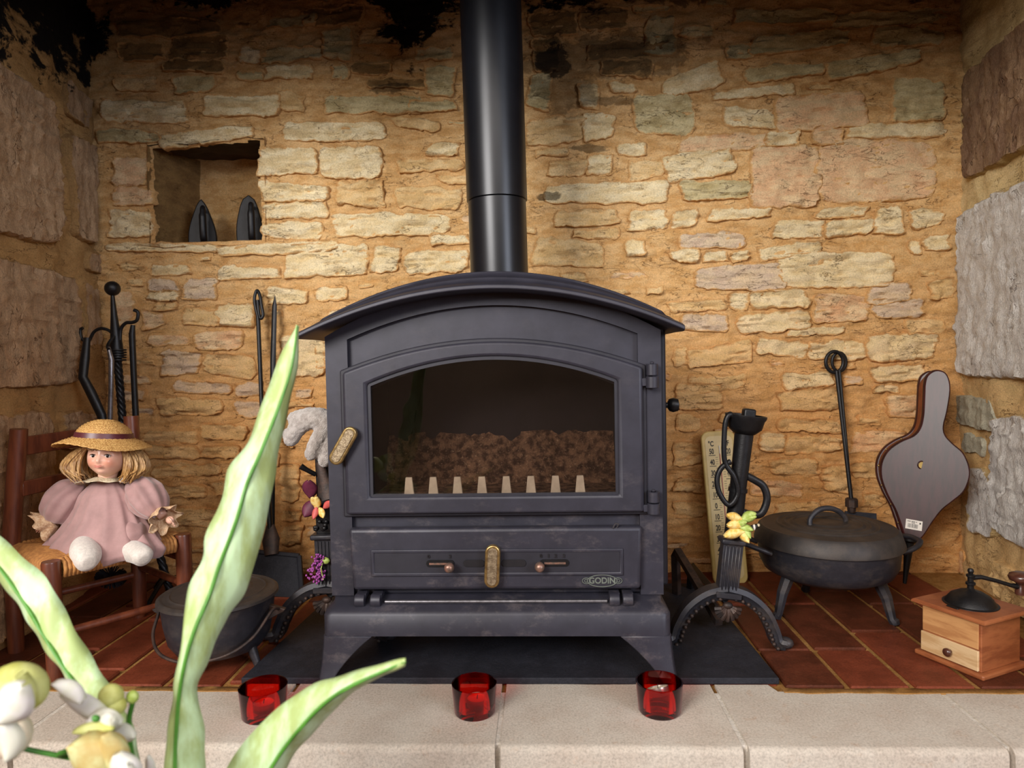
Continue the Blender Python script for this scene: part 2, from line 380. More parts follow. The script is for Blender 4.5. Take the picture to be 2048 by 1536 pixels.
wb = back_wall()
# niche: recessed box, sides rough, dark lintel above
def niche():
    D = .20; mb = MB()
    def sheet(a, b, c, d, nu=16, nv=16, amp=.006):
        v = []; 
        nrm = (b-a).cross(d-a).normalized()
        for j in range(nv+1):
            for i in range(nu+1):
                s = i/nu; t = j/nv; p = a*(1-s)*(1-t)+b*s*(1-t)+c*s*t+d*(1-s)*t
                v.append(p+nrm*amp*fbm((p.x*14, p.y*14, p.z*14), 4))
        return v, [(j*(nu+1)+i, j*(nu+1)+i+1, (j+1)*(nu+1)+i+1, (j+1)*(nu+1)+i) for j in range(nv) for i in range(nu)]
    back = Vector((0, D, 0)); f = Vector((0, -.012, 0)); e = .012
    A = nA+Vector((-e, 0, e))+f; B = nB+Vector((e+.01, 0, e))+f; Cc = nC+Vector((e, 0, -e))+f; Dd = nD+Vector((-e, 0, -e))+f
    A2 = P(402, 322, WY+D); B2 = P(530, 318, WY+D); C2 = P(534, 470, WY+D); D2 = P(398, 470, WY+D); C2.z = D2.z = Dd.z+.004
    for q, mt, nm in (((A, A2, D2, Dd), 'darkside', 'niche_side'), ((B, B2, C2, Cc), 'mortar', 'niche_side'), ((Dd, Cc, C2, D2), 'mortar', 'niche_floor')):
        mb = MB(); mb.add(*sheet(*q)); mb.build(nm, mt, wb, 180, fix=False)
    g_ = Vector((.03, 0, 0)); h_ = Vector((0, 0, .03)); mb = MB(); mb.add(*sheet(A2-g_+h_, B2+g_+h_, C2+g_-h_, D2-g_-h_, amp=.003)); mb.build('niche_back', 'mortar', wb, 180, fix=False)
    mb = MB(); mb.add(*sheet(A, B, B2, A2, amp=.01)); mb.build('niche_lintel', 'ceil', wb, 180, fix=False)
niche()
# individual stones, traced course by course: (x0, y0, x1, y1, tilt in degrees, kind)
ST = """210,198,380,245,0,w;415,191,560,234,3,w;562,187,616,225,2,t;648,191,836,228,0,g;352,154,434,186,0,g;226,156,322,182,0,t;530,133,636,163,0,w;474,145,528,165,0,g
476,98,524,132,8,w;530,100,650,126,-2,g;530,34,636,56,-3,g;604,20,728,52,-4,d;700,128,784,155,2,d;664,136,699,162,0,g;722,62,790,96,-6,t;828,96,912,122,0,g;822,200,916,226,0,g;740,158,900,178,0,d
320,258,514,288,-4,w;192,262,318,286,0,g;562,243,765,283,2,w;786,238,876,262,5,t;517,297,640,355,0,w;640,299,772,356,0,w;856,287,926,310,0,w;792,322,922,345,0,t;522,366,657,404,4,w;522,405,657,440,0,w;674,362,776,412,0,t
792,378,918,420,0,t;521,444,650,480,0,w;671,429,896,472,0,w;862,470,938,490,0,w;218,485,440,505,1,w;436,487,672,507,-2,w;229,316,306,372,0,p;229,374,312,414,0,p;222,422,313,480,0,w;572,494,742,554,-1,w;745,496,802,545,0,w;812,502,936,546,-2,w
438,532,561,560,1,w;298,529,388,550,0,w;242,530,298,544,4,t;402,516,428,524,0,w;294,557,366,582,0,l;294,580,372,604,2,w;368,559,433,605,0,l;255,557,290,572,0,t;531,576,620,607,2,w;628,576,692,602,-4,w;311,606,352,622,0,t;365,618,440,650,0,t;436,612,515,655,2,w
232,588,272,650,0,p;288,624,336,656,0,p;300,667,376,691,-1,p;388,663,489,702,1,p;330,700,404,752,3,l;404,708,508,752,6,t;348,763,466,786,3,l;474,766,534,790,0,l;318,796,456,830,2,t;472,800,528,830,0,l;563,666,655,750,0,w;590,775,626,794,0,l
286,856,400,884,0,t;405,846,500,880,2,t;292,892,400,914,0,t;404,890,480,915,-2,t;302,925,450,952,0,t;470,906,560,930,0,l;300,965,420,995,0,t;430,960,530,985,-3,t;560,930,600,1000,0,t;320,1010,440,1050,0,t;560,1020,606,1040,0,t;560,1050,610,1090,0,t;660,620,700,650,0,w;632,686,652,740,0,w
1056,152,1100,220,0,g;1057,231,1168,290,0,t;1158,223,1228,282,0,w;1178,314,1226,352,0,w;1268,196,1384,266,0,g;1152,176,1196,220,0,w;1216,166,1270,188,6,w;1322,142,1440,184,-14,w;1362,59,1430,76,0,g;1232,284,1290,312,0,w;1368,269,1530,302,-3,p;1332,307,1460,352,-8,w
1362,356,1504,404,-1,g;1088,366,1320,408,1,w;1112,416,1238,458,-3,t;1258,419,1334,462,0,w;1343,421,1392,457,0,w;1414,419,1534,440,-2,w;1146,460,1236,478,0,t;1066,482,1204,534,2,t;1246,484,1290,514,0,w;1362,466,1490,497,-1,l;1338,500,1398,528,0,w;1405,505,1456,524,0,w;1460,504,1500,522,-8,w
1394,532,1560,582,-1,l;1564,506,1776,572,-3,w;1670,26,1888,58,0,g;1746,60,1874,92,3,g;1502,72,1690,108,-6,g;1656,112,1828,148,-8,g;1502,132,1648,160,-5,g;1430,176,1580,195,-4,w;1450,216,1546,258,2,w;1556,194,1716,256,-4,p;1786,166,1884,240,0,g;1700,251,1882,278,-2,w;1626,256,1682,291,0,p;1536,264,1598,296,3,w
1502,296,1640,405,0,p;1644,290,1854,400,-1,p;1632,415,1730,434,-4,w;1546,438,1640,481,-2,w;1646,441,1744,472,0,w;1746,416,1802,470,0,w;1816,418,1880,458,0,w;1512,492,1636,514,-6,w;1840,470,1890,506,0,w;1736,562,1814,605,0,l;1745,600,1840,640,-2,l;1629,586,1736,640,1,p;1496,584,1610,614,-3,w;1456,588,1492,618,0,w
1476,622,1620,660,-4,w;1362,630,1456,664,0,l;1566,655,1676,674,-2,w;1336,602,1440,622,0,t;1520,684,1620,714,4,w;1620,682,1722,718,2,w;1730,674,1868,722,-1,w;1376,692,1500,732,-8,t;1566,746,1664,776,-2,w;1742,729,1844,760,-2,w;1746,768,1800,786,0,w;1556,781,1668,820,-4,t;1380,752,1484,782,-4,t;1772,790,1850,832,0,p
1572,870,1680,904,0,t;1702,858,1802,904,-2,p;1642,932,1700,984,0,t;1350,770,1440,815,0,t;1560,840,1680,862,2,t;1520,866,1566,900,0,w;1550,1000,1640,1040,0,t;1500,960,1600,990,2,p;1700,920,1770,960,0,t;1520,1050,1700,1075,0,t;1720,985,1760,1010,0,t;1345,640,1362,660,0,t;1348,690,1374,730,0,t;1350,830,1400,860,0,t;1345,880,1400,930,0,t;1348,950,1405,985,0,t;1350,1000,1410,1040,0,t;1540,915,1630,950,-2,t;1440,880,1450,900,0,t
1060,30,1150,75,0,d;1160,20,1250,60,0,d;1065,80,1120,140,0,d;1180,85,1330,120,-2,d;1200,125,1310,155,3,d;1470,20,1650,50,3,g;1290,40,1350,110,0,g;1450,90,1500,125,0,g;1290,200,1262,240,0,t;240,90,330,125,-3,d;240,40,440,75,2,d;340,80,460,120,0,d;330,125,450,148,3,d;650,60,710,120,0,g;850,130,910,190,0,g;1720,340,1722,342,0,p;1815,480,1838,510,0,w;1090,320,1170,355,0,t;1066,300,1140,315,0,t;1250,325,1325,360,-2,t;1810,640,1880,665,0,t;1860,560,1905,600,0,t;1690,610,1692,612,0,t;1570,620,1600,625,0,t;690,520,700,522,0,w"""
STB = []
def add_stone(cx, cz, w, h, tilt, kind, seed, parent=wb, frame=None, depth=None, relief=.0055, nu=None, nv=None, name='stone', vert=False):
    rnd = random.Random(seed)
    nu = nu or max(6, min(26, int(w/.009))); nv = nv or max(5, min(14, int(h/.008)))
    dep = depth if depth is not None else rnd.uniform(.005, .011)
    ph = rnd.random()*50; k = rnd.uniform(.5, 1.1)
    c0, s0 = cos(radians(tilt)), sin(radians(-tilt))
    v = []; f = []
    ex = rnd.uniform(.02, .12)
    cj = [(rnd.uniform(-.16, .03)*min(w, .12), rnd.uniform(-.20, .05)*min(h, .10)) for _ in range(4)]; inner = []
    edge_t = lambda s: (.0075*fbm((s*w*9+ph, 0, 1), 4)+.003*fbm((s*w*40+ph, 0, 4), 2))/max(h/2, .01)*min(1, h/.03); edge_s = lambda t: (.010*fbm((ph, t*h*12, 5), 3))/max(w/2, .01)
    n1, n2 = nu+4, nv+4
    for j in range(n2+1):
        for i in range(n1+1):
            # parameter with dense border
            def par(q, n):
                if q == 0: return -1.0, 0
                if q == n: return 1.0, 0
                if q == 1: return -.985, .55
                if q == n-1: return .985, .55
                return -.96+1.92*(q-2)/(n-4), 1.0
            s, ws = par(i, n1); t, wt = par(j, n2)
            # rounded corner squeeze
            rs = (1-ex*abs(t)**4)*(1+edge_s(t+1)*(1 if s > 0 else -1)); rt = (1-ex*.8*abs(s)**4)+(edge_t(s+(3 if t > 0 else 9)))*1.0
            x = s*rs*w/2; z = t*rt*h/2
            us, ut = (s+1)/2, (t+1)/2
            for ci, (wx, wz_) in enumerate(((1-us, 1-ut), (us, 1-ut), (us, ut), (1-us, ut))):
                x -= (1 if ci in (1, 2) else -1)*-cj[ci][0]*wx*wz_; z -= (1 if ci > 1 else -1)*-cj[ci][1]*wx*wz_
            inner.append(min(1, min(1-abs(s)*.999, 1.0)*w/2/.018, (1-abs(t)*.999)*h/2/.012))
            X = cx+x*c0-z*s0; Z = cz+x*s0+z*c0
            hgt = min(ws, wt)
            y = dep*hgt
            if hgt > .5:
                ledge = noise.noise(Vector((X*9+ph, 1, Z*60)))
                y += relief*((fbm((X*16, ph, Z*44), 4) if not vert else 1.3*fbm((X*46, ph, Z*15), 4))*1.0+(.9 if ledge > .12 else 0)*k-.35)
                y += .5*relief*fbm((X*60, ph, Z*90), 3)
                y = max(y, .3*dep)
            else: y = -.012 if hgt == 0 else dep*.4
            v.append((X, y, Z))
    W1 = n1+1
    for j in range(n2):
        for i in range(n1): a = j*W1+i; f.append((a, a+1, a+W1+1, a+W1))
    if frame: v = [frame(*p) for p in v]; c = Vector(frame(cx, 0, cz))
    else: v = [(x, WY-wall_relief(x, z)-y, z) for x, y, z in v]; c = Vector((cx, WY, cz))
    mb = MB(); mb.add(v, f); o = mb.build(name, kind, parent, 50, loc=c, fix=False)
    at = o.data.attributes.new('inner', 'FLOAT', 'POINT'); at.data.foreach_set('value', inner)
    return o
k = 0
for line in ST.replace('\n', ';').split(';'):
    q = line.split(','); x0, y0, x1, y1, tl = map(float, q[:5])
    if x1-x0 < 12 or y1-y0 < 6: continue
    a = P((x0+x1)/2, (y0+y1)/2, WY); w = (x1-x0)*WY/FPX*1.0; h = (y1-y0)*WY/FPX
    k += 1; add_stone(a.x, a.z, w*1.10+.006, h*1.16+.004, tl+1.1, q[5], k); STB.append((a.x, a.z, w, h))
# small low stones between the traced ones
rr = random.Random(5); tries = 0; cnt = 0
while tries < 12000 and cnt < 140:
    tries += 1
    x = rr.uniform(-1.30, 1.16); z = rr.uniform(.02, 1.72); w = rr.uniform(.05, .13); h = rr.uniform(.018, .04)
    if x-w/2 < -1.31 or x+w/2 > 1.17: continue
    if abs(x+.1) < .36 and z < .80: continue
    if any(abs(x-a) < (w+c)/2+.008 and abs(z-b) < (h+d)/2+.007 for a, b, c, d in STB): continue
    if in_niche(x, z, .06) or in_niche(x-w/2, z, .03) or in_niche(x+w/2, z, .03): continue
    kind = rr.choice('ttttpl' if z < 1.2 else 'ggdt')
    add_stone(x, z, w, h, rr.uniform(-3, 3), kind, 1000+tries, depth=rr.uniform(.003, .007)); STB.append((x, z, w, h)); cnt += 1
# side walls
def side_wall(name, A, B, m, sgn, zt=1.95):
    A = Vector(A); B = Vector(B); L = (B-A).length; d = (B-A)/L; nrm = Vector((d.y, -d.x, 0))*sgn
    def frame(s, y, z):
        p = A+d*s+nrm*y+Vector((0, 0, z)); return (p.x, p.y, p.z)
    nu, nv = int(L/.012), int(zt/.014); v = []
    for j in range(nv+1):
        for i in range(nu+1):
            s = L*i/nu; z = -.03+(zt+.03)*j/nv
            v.append(frame(s, .014*fbm((s*6, 3*sgn, z*6), 4)+.004*fbm((s*26, 1, z*26), 3), z))
    mb = MB(); mb.add(v, [(j*(nu+1)+i, j*(nu+1)+i+1, (j+1)*(nu+1)+i+1, (j+1)*(nu+1)+i) for j in range(nv) for i in range(nu)])
    o = structure(mb.build(name, m, None, 180, fix=False))
    def st(x0, y0, x1, y1, kind, depth, seed, relief=.008, tilt=0):
        a = PL((x0+x1)/2, y0, A, nrm); b = PL((x0+x1)/2, y1, A, nrm); l = PL(x0, (y0+y1)/2, A, nrm); r = PL(x1, (y0+y1)/2, A, nrm)
        s0 = (l-A).dot(d); s1 = (r-A).dot(d); w = abs(s1-s0); h = abs(a.z-b.z)
        add_stone((s0+s1)/2, (a.z+b.z)/2, w, h, tilt, kind, seed, o, frame, depth, relief, max(8, min(60, int(w/.007))), max(8, min(64, int(h/.009))), vert=True)
    return o, st, A, d, nrm, frame
LW0 = (-1.165, 1.05, 0); LW1 = (-1.345, 2.03, 0)
wl, stl, *_ = side_wall('wall_left', LW0, LW1, 'jamb_mortar', 1)
stl(-260, 70, 112, 460, 'jamb', .022, 11, .0065); stl(-300, 495, 158, 800, 'jamb', .020, 12, .0065); stl(-60, 822, 110, 1130, 'jamb', .015, 13, .005); stl(-200, 1150, 60, 1330, 'jamb', .015, 14, .005)
stl(132, 275, 188, 480, 'jamb', .02, 15, .006); stl(160, 560, 196, 700, 'jamb', .012, 16, .004); stl(112, 815, 188, 900, 'jamb', .014, 17); stl(120, 170, 180, 250, 'jamb', .012, 18, .004); stl(165, 500, 200, 550, 'jamb', .014, 19, .004); stl(120, 920, 190, 1120, 'jamb', .012, 20, .006)
RW0 = (1.205, 2.03, 0); RW1 = (1.12, 1.55, 0); RWe = (1.04, 1.08, 0)
wr, st_r, *_ = side_wall('wall_right', RW0, RWe, 'rmortar', 1)
st_r(1935, 10, 2230, 300, 'rbrown', .02, 31, .006); st_r(1925, 345, 2260, 775, 'rwhite', .024, 32, .006); st_r(1912, 790, 1996, 856, 'rgrey', .012, 33, .004)
st_r(1925, 868, 1972, 905, 'rgrey', .008, 34, .003); st_r(1992, 830, 2200, 1130, 'rwhite', .02, 35, .005); st_r(1945, 930, 1998, 1080, 'rwhite', .014, 36, .004); st_r(1890, 1090, 1935, 1140, 'p', .006, 37, .003); st_r(1990, 1160, 2200, 1260, 'rmortar', .02, 38, .008)
# hearth floor of terracotta tiles
fl = MB().box(-1.5, 1.35, 1.272, 2.1, -.08, -.006).build('floor', 'tilejoint', None, 0); structure(fl)
tb = MB().box(-.058, .058, -.5, .5, 0, 1)
rt = random.Random(3)
colx = [-1.3175+.122*i for i in range(20)]
for i, x in enumerate(colx):
    off = {16: 1.465, 17: 1.56}.get(i, 1.30+rt.uniform(.03, .24))
    y = off-.27*2
    while y < 2.02:
        a = max(y, 1.292 if not -.61 < x < .47 else 1.305); b = min(y+.27, 2.02)
        if b-a > .03 and x < 1.25:
            yy0, yy1 = a+.005, b-.005; mb = MB(); zz = rt.uniform(-.0015, .0015)
            c = (x, (yy0+yy1)/2, 0); mb.box(x-.055, x+.055, yy0, yy1, -.02, zz)
            t = mb.build('tile', rt.choice(['tile', 'tile', 'tile2']), fl, 0, .003, 1, loc=c)
        y += .27
# pale hearth stones in front
hs = MB().box(-1.9, 1.9, 1.10, 1.272, -.5, -.0014).build('floor_hearth', 'slabjoint', None, 0); structure(hs)
xs = [-1.75, -1.33, -.92, -.50, -.088, .316, .732, 1.15, 1.6]
for a, b in zip(xs, xs[1:]):
    prof = [(1.2765, -.02), (1.2765, 0)]+[(1.098-.012*sin(t), -.012+.012*cos(t)) for t in [pi/2*i/5 for i in range(6)]]+[(1.084, -.30), (1.11, -.30), (1.11, -.02)]
    nx = 40; rings = []
    for i in range(nx+1):
        x = a+.008+(b-a-.0095)*i/nx; yb = .0265 if -.60 < x < .435 else 0
        rings.append([(x+(.002*fbm((y*12, a, 0), 2)), y+(yb if y > 1.2 else 0)+.0015*fbm((x*9, y, 3), 2)*(1 if y < 1.2 else 0), z+.0012*fbm((x*7, y*7, a), 3)*(1 if z > -.2 else 0)) for y, z in prof])
    mb = MB(); mb.loft(rings); mb.build('stone_slab', 'slab', hs, 30, loc=((a+b)/2, 1.18, 0))
# mortar line between tiles and hearth stones
for nm, xa, xb in (('trim_1', -1.4, -.605), ('trim_3', .445, 1.35)):
    mb = MB(); n = 40; wob = lambda i, k: .004*fbm((i*.4+xa, k, 0), 2)
    mb.loft([[(xa+(xb-xa)*i/n, 1.266+wob(i, 1), -.01), (xa+(xb-xa)*i/n, 1.270+wob(i, 1), .0014), (xa+(xb-xa)*i/n, 1.288+wob(i, 5), .0008), (xa+(xb-xa)*i/n, 1.294, -.01)] for i in range(n+1)]); structure(mb.build(nm, 'tilejoint', None, 60))
# lower room floor in front of the hearth, mantel beam and chimney ceiling above (out of frame)
structure(MB().box(-3.2, 3.2, -2.6, 1.10, -.62, -.5).build('floor_room', 'tile2', None, 0))
for nm, q in (('wall_room_left', (-3.3, -3.2, -2.7, 1.0, -.6, 2.4)), ('wall_room_right', (3.2, 3.3, -2.7, 1.0, -.6, 2.4)), ('wall_room_back', (-3.3, 3.3, -2.8, -2.7, -.6, 2.4)), ('ceiling_room', (-3.3, 3.3, -2.8, 1.0, 2.4, 2.5)), ('wall_breast_left', (-3.3, -1.5, .95, 1.10, -.6, 2.4)), ('wall_breast_right', (1.5, 3.3, .95, 1.10, -.6, 2.4)), ('wall_breast_top', (-1.5, 1.5, .95, 1.10, 1.9, 2.4))):
    structure(MB().box(*q).build(nm, 'room', None, 0))
structure(MB().box(-1.9, 1.9, .92, 1.16, 1.50, 1.95).build('trim_2', 'ceil', None, 0, .02))
structure(MB().box(-1.9, 1.9, .92, 2.3, 1.95, 2.05).build('ceiling', 'firebox', None, 0))
# ------------------------------------------------------------------ slate plate under the stove
sa = G(483, 1369, 0); sb = G(1558, 1369, 0)
mb = MB(); poly = [(-.612, 1.300), (.447, 1.304), (.425, 1.86), (-.575, 1.86)]
v = [(x, y, z) for z in (0, .0125) for x, y in poly]; mb.add(v, [(3, 2, 1, 0), (4, 5, 6, 7)]+[(i, (i+1) % 4, 4+(i+1) % 4, 4+i) for i in range(4)])
sl = mb.build('slate_plate', 'slate', None, 0, .0015, 1, loc=(-.08, 1.58, 0)); tag(sl, 'black slate hearth plate lying on the tiles under the stove', 'hearth plate')
# ================================================================== WOOD STOVE
SX, SY, SZ = -.101, 1.35, .0125
T = Matrix.Translation((SX, SY, 0))     # z in world height
stove = thing('wood_stove', 'large black cast iron wood stove with arched glass door on the slate plate', 'stove', (SX, SY, SZ))
stove.matrix_world = Matrix.Translation((SX, SY, SZ))
IT = Matrix.Translation((0, 0, -SZ))    # children are local to the empty
def sb_(mb, name, m, par=stove, **k):
    mb.v = [IT @ v for v in mb.v] if par is stove else mb.v
    return mb.build(name, m, par, **k)
def arch(hw, z0, zs, zp, n=28, wave=0.):     # outline: base z0, shoulder zs at +-hw, peak zp
    pts = [(-hw, z0)]+[(-hw+2*hw*i/n, zs+(zp-zs)*(1-((-1+2*i/n)**2))) for i in range(n+1)]+[(hw, z0)]
    return pts
def parc(x, hw, zs, zp): return zs+(zp-zs)*(1-(x/hw)**2)
# body shell: front frame with opening, sides, back, top
outer = arch(.333, .165, .685, .775)
inner = arch(.262, .345, .575, .640)
mb = MB(); mb.ring(outer, inner, 0, .025)
mb.ring(arch(.333, .165, .685, .775), arch(.318, .18, .68, .76), .025, .44)
mb.prism(arch(.333, .165, .685, .775), .44, .45)
sb_(mb, 'body', 'stove', bevel=.002)
# raised fascia panel above the door (recessed panel with outline)
mb = MB(); po = arch(.334, .600, .690, .788); 
def arc_pts(hw, zs, zp, n=28): return [(-hw+2*hw*i/n, zs+(zp-zs)*(1-((-1+2*i/n)**2))) for i in range(n+1)]
up = arc_pts(.334, .690, .785); lo = arc_pts(.289, .684, .746)
mb.add([(x, y, z) for y in (-.012, 0) for q in (up, lo) for x, z in q], [(i, i+1, 29+i+1, 29+i) for i in range(28)]+[(29+i, 29+i+1, 87+i+1, 87+i) for i in range(28)])
for s in (-1, 1): mb.add([(s*.334, -.012, .165), (s*.334, -.012, .690), (s*.289, -.012, .684), (s*.289, -.012, .165), (s*.289, 0, .165), (s*.289, 0, .684), (s*.334, 0, .165), (s*.334, 0, .69)], [(0, 1, 2, 3), (3, 2, 5, 4), (0, 6, 7, 1)])
sb_(mb, 'front_frame', 'stove', fix=True)
# hood: moulded cornice swept along the arch
prof = [(.02, .002), (-.068, .000), (-.078, .006), (-.076, .020), (-.062, .030), (-.048, .036), (-.043, .043), (-.040, .054), (-.026, .060), (-.018, .072), (-.016, .080), (.02, .086), (.30, .086), (.30, 0)]
def hood():
    n = 40; rings = []
    HW = .373
    for i in range(n+1):
        u = -1+2*i/n; x0 = u*HW
        r = []
        for (y, dz) in prof:
            # lower lip is wide, upper steps are narrower
            hw = HW-(.005 if dz < .03 else .037*min(1, (dz-.02)/.05))
            x = u*hw; z = .684+.085*(1-u*u)+dz*.54
            r.append((x, y, z))
        rings.append(r)
    mb = MB(); mb.loft(rings); return mb
sb_(hood(), 'hood', 'stove', bevel=.0015, smooth=30)
# door
door = sb_(MB().ring([(x, z) for x, z in arch(.296, .334, .618, .674)], [(x, z) for x, z in arch(.247, .368, .594, .645)], -.030, -.010), 'door', 'stove', bevel=.006, seg=3)
mb = MB(); mb.ring(arch(.304, .327, .622, .681), arch(.290, .341, .612, .667), -.018, 0); mb.v = [IT @ v for v in mb.v]; mb.build('door_rim', 'stove2', door, 35, .003)
mb = MB(); mb.prism(arch(.250, .365, .592, .642), -.019, -.015); mb.v = [IT @ v for v in mb.v]; mb.build('glass', 'glass', door, 0)
mb = MB(); mb.ring(arch(.2475, .3675, .594, .645), arch(.241, .373, .590, .638), -.024, -.019); mb.v = [IT @ v for v in mb.v]; mb.build('glass_frame', 'stove2', door, 35)
def capsule(L, r, n=10): return [(r*cos(a), L/2-r+r*sin(a)) for a in [pi*i/n for i in range(n+1)]]+[(r*cos(a), -L/2+r+r*sin(a)) for a in [pi+pi*i/n for i in range(n+1)]]
def brass_handle(par, cx, cz, L, r, tilt, y0, loc_off=SZ):
    R_ = Matrix.Translation((cx, 0, cz-loc_off)) @ Matrix.Rotation(radians(tilt), 4, 'Y')
    mb = MB(); mb.prism(capsule(L, r), y0, y0-.012, R_); mb.tube([(0, y0+.012, 0), (0, y0-.004, 0)], .008, 10, M4=R_)
    h = mb.build('door_handle', 'brass', par, 35, .003, 3); h['label'] = 'aged brass oval handle'
    mb = MB(); mb.prism(capsule(L-.011, r-.0055), y0-.010, y0-.0135, R_); mb.build('handle_inlay', 'brassplate', par, 35, .001, 1); return h
h = brass_handle(door, -.293, .4745, .083, .0145, 31, -.036)
for c in list(door.children):
    pass
# hinges
def hinge(cx, z0, z1, par, horiz=False):
    h = (z1-z0)/2; mb = MB()
    if not horiz:
        mb.lathe([(0, 0), (.0125, 0), (.0125, h-.001), (0, h-.001)], 16, c=(cx, -.026, z0-SZ)); mb.lathe([(0, 0), (.0115, 0), (.0115, h-.001), (0, h-.001)], 16, c=(cx, -.026, z0+h+.001-SZ)); mb.lathe([(0, 0), (.004, 0), (.004, .004), (0, .005)], 10, c=(cx, -.026, z1-SZ))
        mb.box(cx-.020, cx, -.028, -.012, z0+.004-SZ, z0+h-.004-SZ)
    mb.build('hinge', 'stove', par, 35, .001, 1)
hinge(.314, .577, .624, stove); hinge(.314, .330, .374, stove)
# ash door below
ad = sb_(MB().prism([(-.286, .181), (.287, .181), (.292, .306), (-.292, .306)], -.030, -.004), 'ash_door', 'stove', bevel=.008, seg=3)
mb = MB(); mb.ring([(-.247, .210), (.253, .210), (.253, .264), (-.247, .264)], [(-.240, .217), (.246, .217), (.246, .257), (-.240, .257)], -.0335, -.028); mb.v = [IT @ v for v in mb.v]; mb.build('panel_border', 'stove', ad, 35, .002)
mb = MB(); mb.box(-.240, .246, -.0315, -.029, .217, .257); mb.v = [IT @ v for v in mb.v]; mb.build('panel', 'stove2', ad, 0)
for (a, b, nm) in ((-.136, -.080, 'slider_slot'), (.089, .147, 'slider_slot'), (-.062, -.02, 'air_slot'), (.014, .062, 'air_slot')):
    mb = MB(); R_ = Matrix.Translation(((a+b)/2, 0, .236-SZ)) @ Matrix.Rotation(pi/2, 4, 'Y')
    mb.prism(capsule(b-a, .007), -.0312, -.0335, R_); mb.build(nm, 'firebox' if nm == 'air_slot' else 'black', ad, 0)
for (a, b) in ((-.130, -.092), (.098, .140)):
    mb = MB().box(a, b, -.0338, -.0330, .2335-SZ, .2375-SZ); mb.build('slider_rail', 'copper', ad, 0)
for x in (-.088, .089):
    mb = MB(); R_ = Matrix.Translation((x, -.033, .233-SZ)) @ Matrix.Rotation(pi/2, 4, 'X')
    mb.lathe([(0, 0), (.005, 0), (.005, .008), (.0085, .010), (.0098, .016), (.009, .023), (.005, .027), (0, .0275)], 18, R_); mb.build('slider_knob', 'copper', ad, 40)
X90 = Matrix.Rotation(pi/2, 4, 'X')
for ch, x in (('0', -.131), ('2', -.088), ('0', .092), ('1', .107), ('2', .121), ('3', .137)):
    text(ch, .010, 'firebox', ad, Matrix.Translation((x, -.0335, .250-SZ)) @ X90, bold=.0003)
brass_handle(ad, -.0035, .2345, .085, .0150, 3, -.040)
# badge
bx, bz = .211, .200-SZ
bd = []
for i in range(40):
    a = 2*pi*i/40; bd.append((bx+.029*cos(a), bz+.0118*sin(a)))
mb = MB(); mb.prism(bd, -.0325, -.030)
for s in (-1, 1): mb.prism([(bx+s*.026+.0135*cos(a)*1.0, bz+.0065*sin(a)) for a in [2*pi*i/16 for i in range(16)]], -.0322, -.030)
badge = mb.build('badge', 'stove2', ad, 35, .0006, 1)
mb = MB(); mb.tube([(x, -.0330, z) for x, z in bd], .0009, 6, True)
for s in (-1, 1):
    mb.tube([(bx+s*.031+.008*cos(a), -.0325, bz+.0058*sin(a)) for a in [2*pi*i/16 for i in range(16)]], .0007, 6, True); mb.tube([(bx+s*.0315+.003*cos(a), -.0325, bz+.003*sin(a)) for a in [2*pi*i/10 for i in range(10)]], .0006, 6, True)
mb.build('badge_rim', 'badge', ad, 60)
text('GODIN', .0165, 'badge', ad, Matrix.Translation((bx, -.0327, bz)) @ X90, ext=.0008, bold=.00035, sx=.95)
# small latch wire at the right of the ash door
mb = MB(); mb.tube([(.236, -.026, .300-SZ), (.234, -.032, .306-SZ), (.238, -.035, .314-SZ), (.244, -.033, .313-SZ), (.242, -.028, .304-SZ), (.239, -.024, .300-SZ)], .0016, 6); mb.build('latch_wire', 'steel', stove, 60)
# hinge barrels of the ash door, rod
for x in (-.268, -.236, .236, .262):
    mb = MB(); R_ = Matrix.Translation((x-.012, -.034, .163-SZ)) @ Matrix.Rotation(pi/2, 4, 'Y')
    mb.lathe([(0, 0), (.0125, 0), (.0135, .003), (.0125, .020), (0, .020)], 14, R_); mb.box(x-.011, x+.009, -.034, -.008, .165-SZ, .176-SZ); mb.build('hinge', 'stove', stove, 35, .001, 1)
mb = MB().tube([(-.22, -.034, .160-SZ), (.22, -.034, .160-SZ)], .004, 8); mb.build('hinge_rod', 'steel', stove, 60)
# plinth
mb = MB(); z0, z1, z2 = .100-SZ, .140-SZ, .156-SZ
def rr_(hw, y0, y1, r, z, n=5):
    c = [(hw-r, y0+r, -pi/2), (hw-r, y1-r, 0), (-hw+r, y1-r, pi/2), (-hw+r, y0+r, pi)]
    return [(cx+r*cos(a+pi/2*i/n), cy+r*sin(a+pi/2*i/n), z) for cx, cy, a in c for i in range(n+1)]
mb.loft([rr_(.341, -.058, .44, .018, z0), rr_(.341, -.058, .44, .018, z1), rr_(.337, -.052, .44, .018, z1+.008), rr_(.327, -.035, .44, .015, z2), rr_(.33, -.01, .44, .01, z2+.008)])
mb.build('plinth', 'stove', stove, 40)
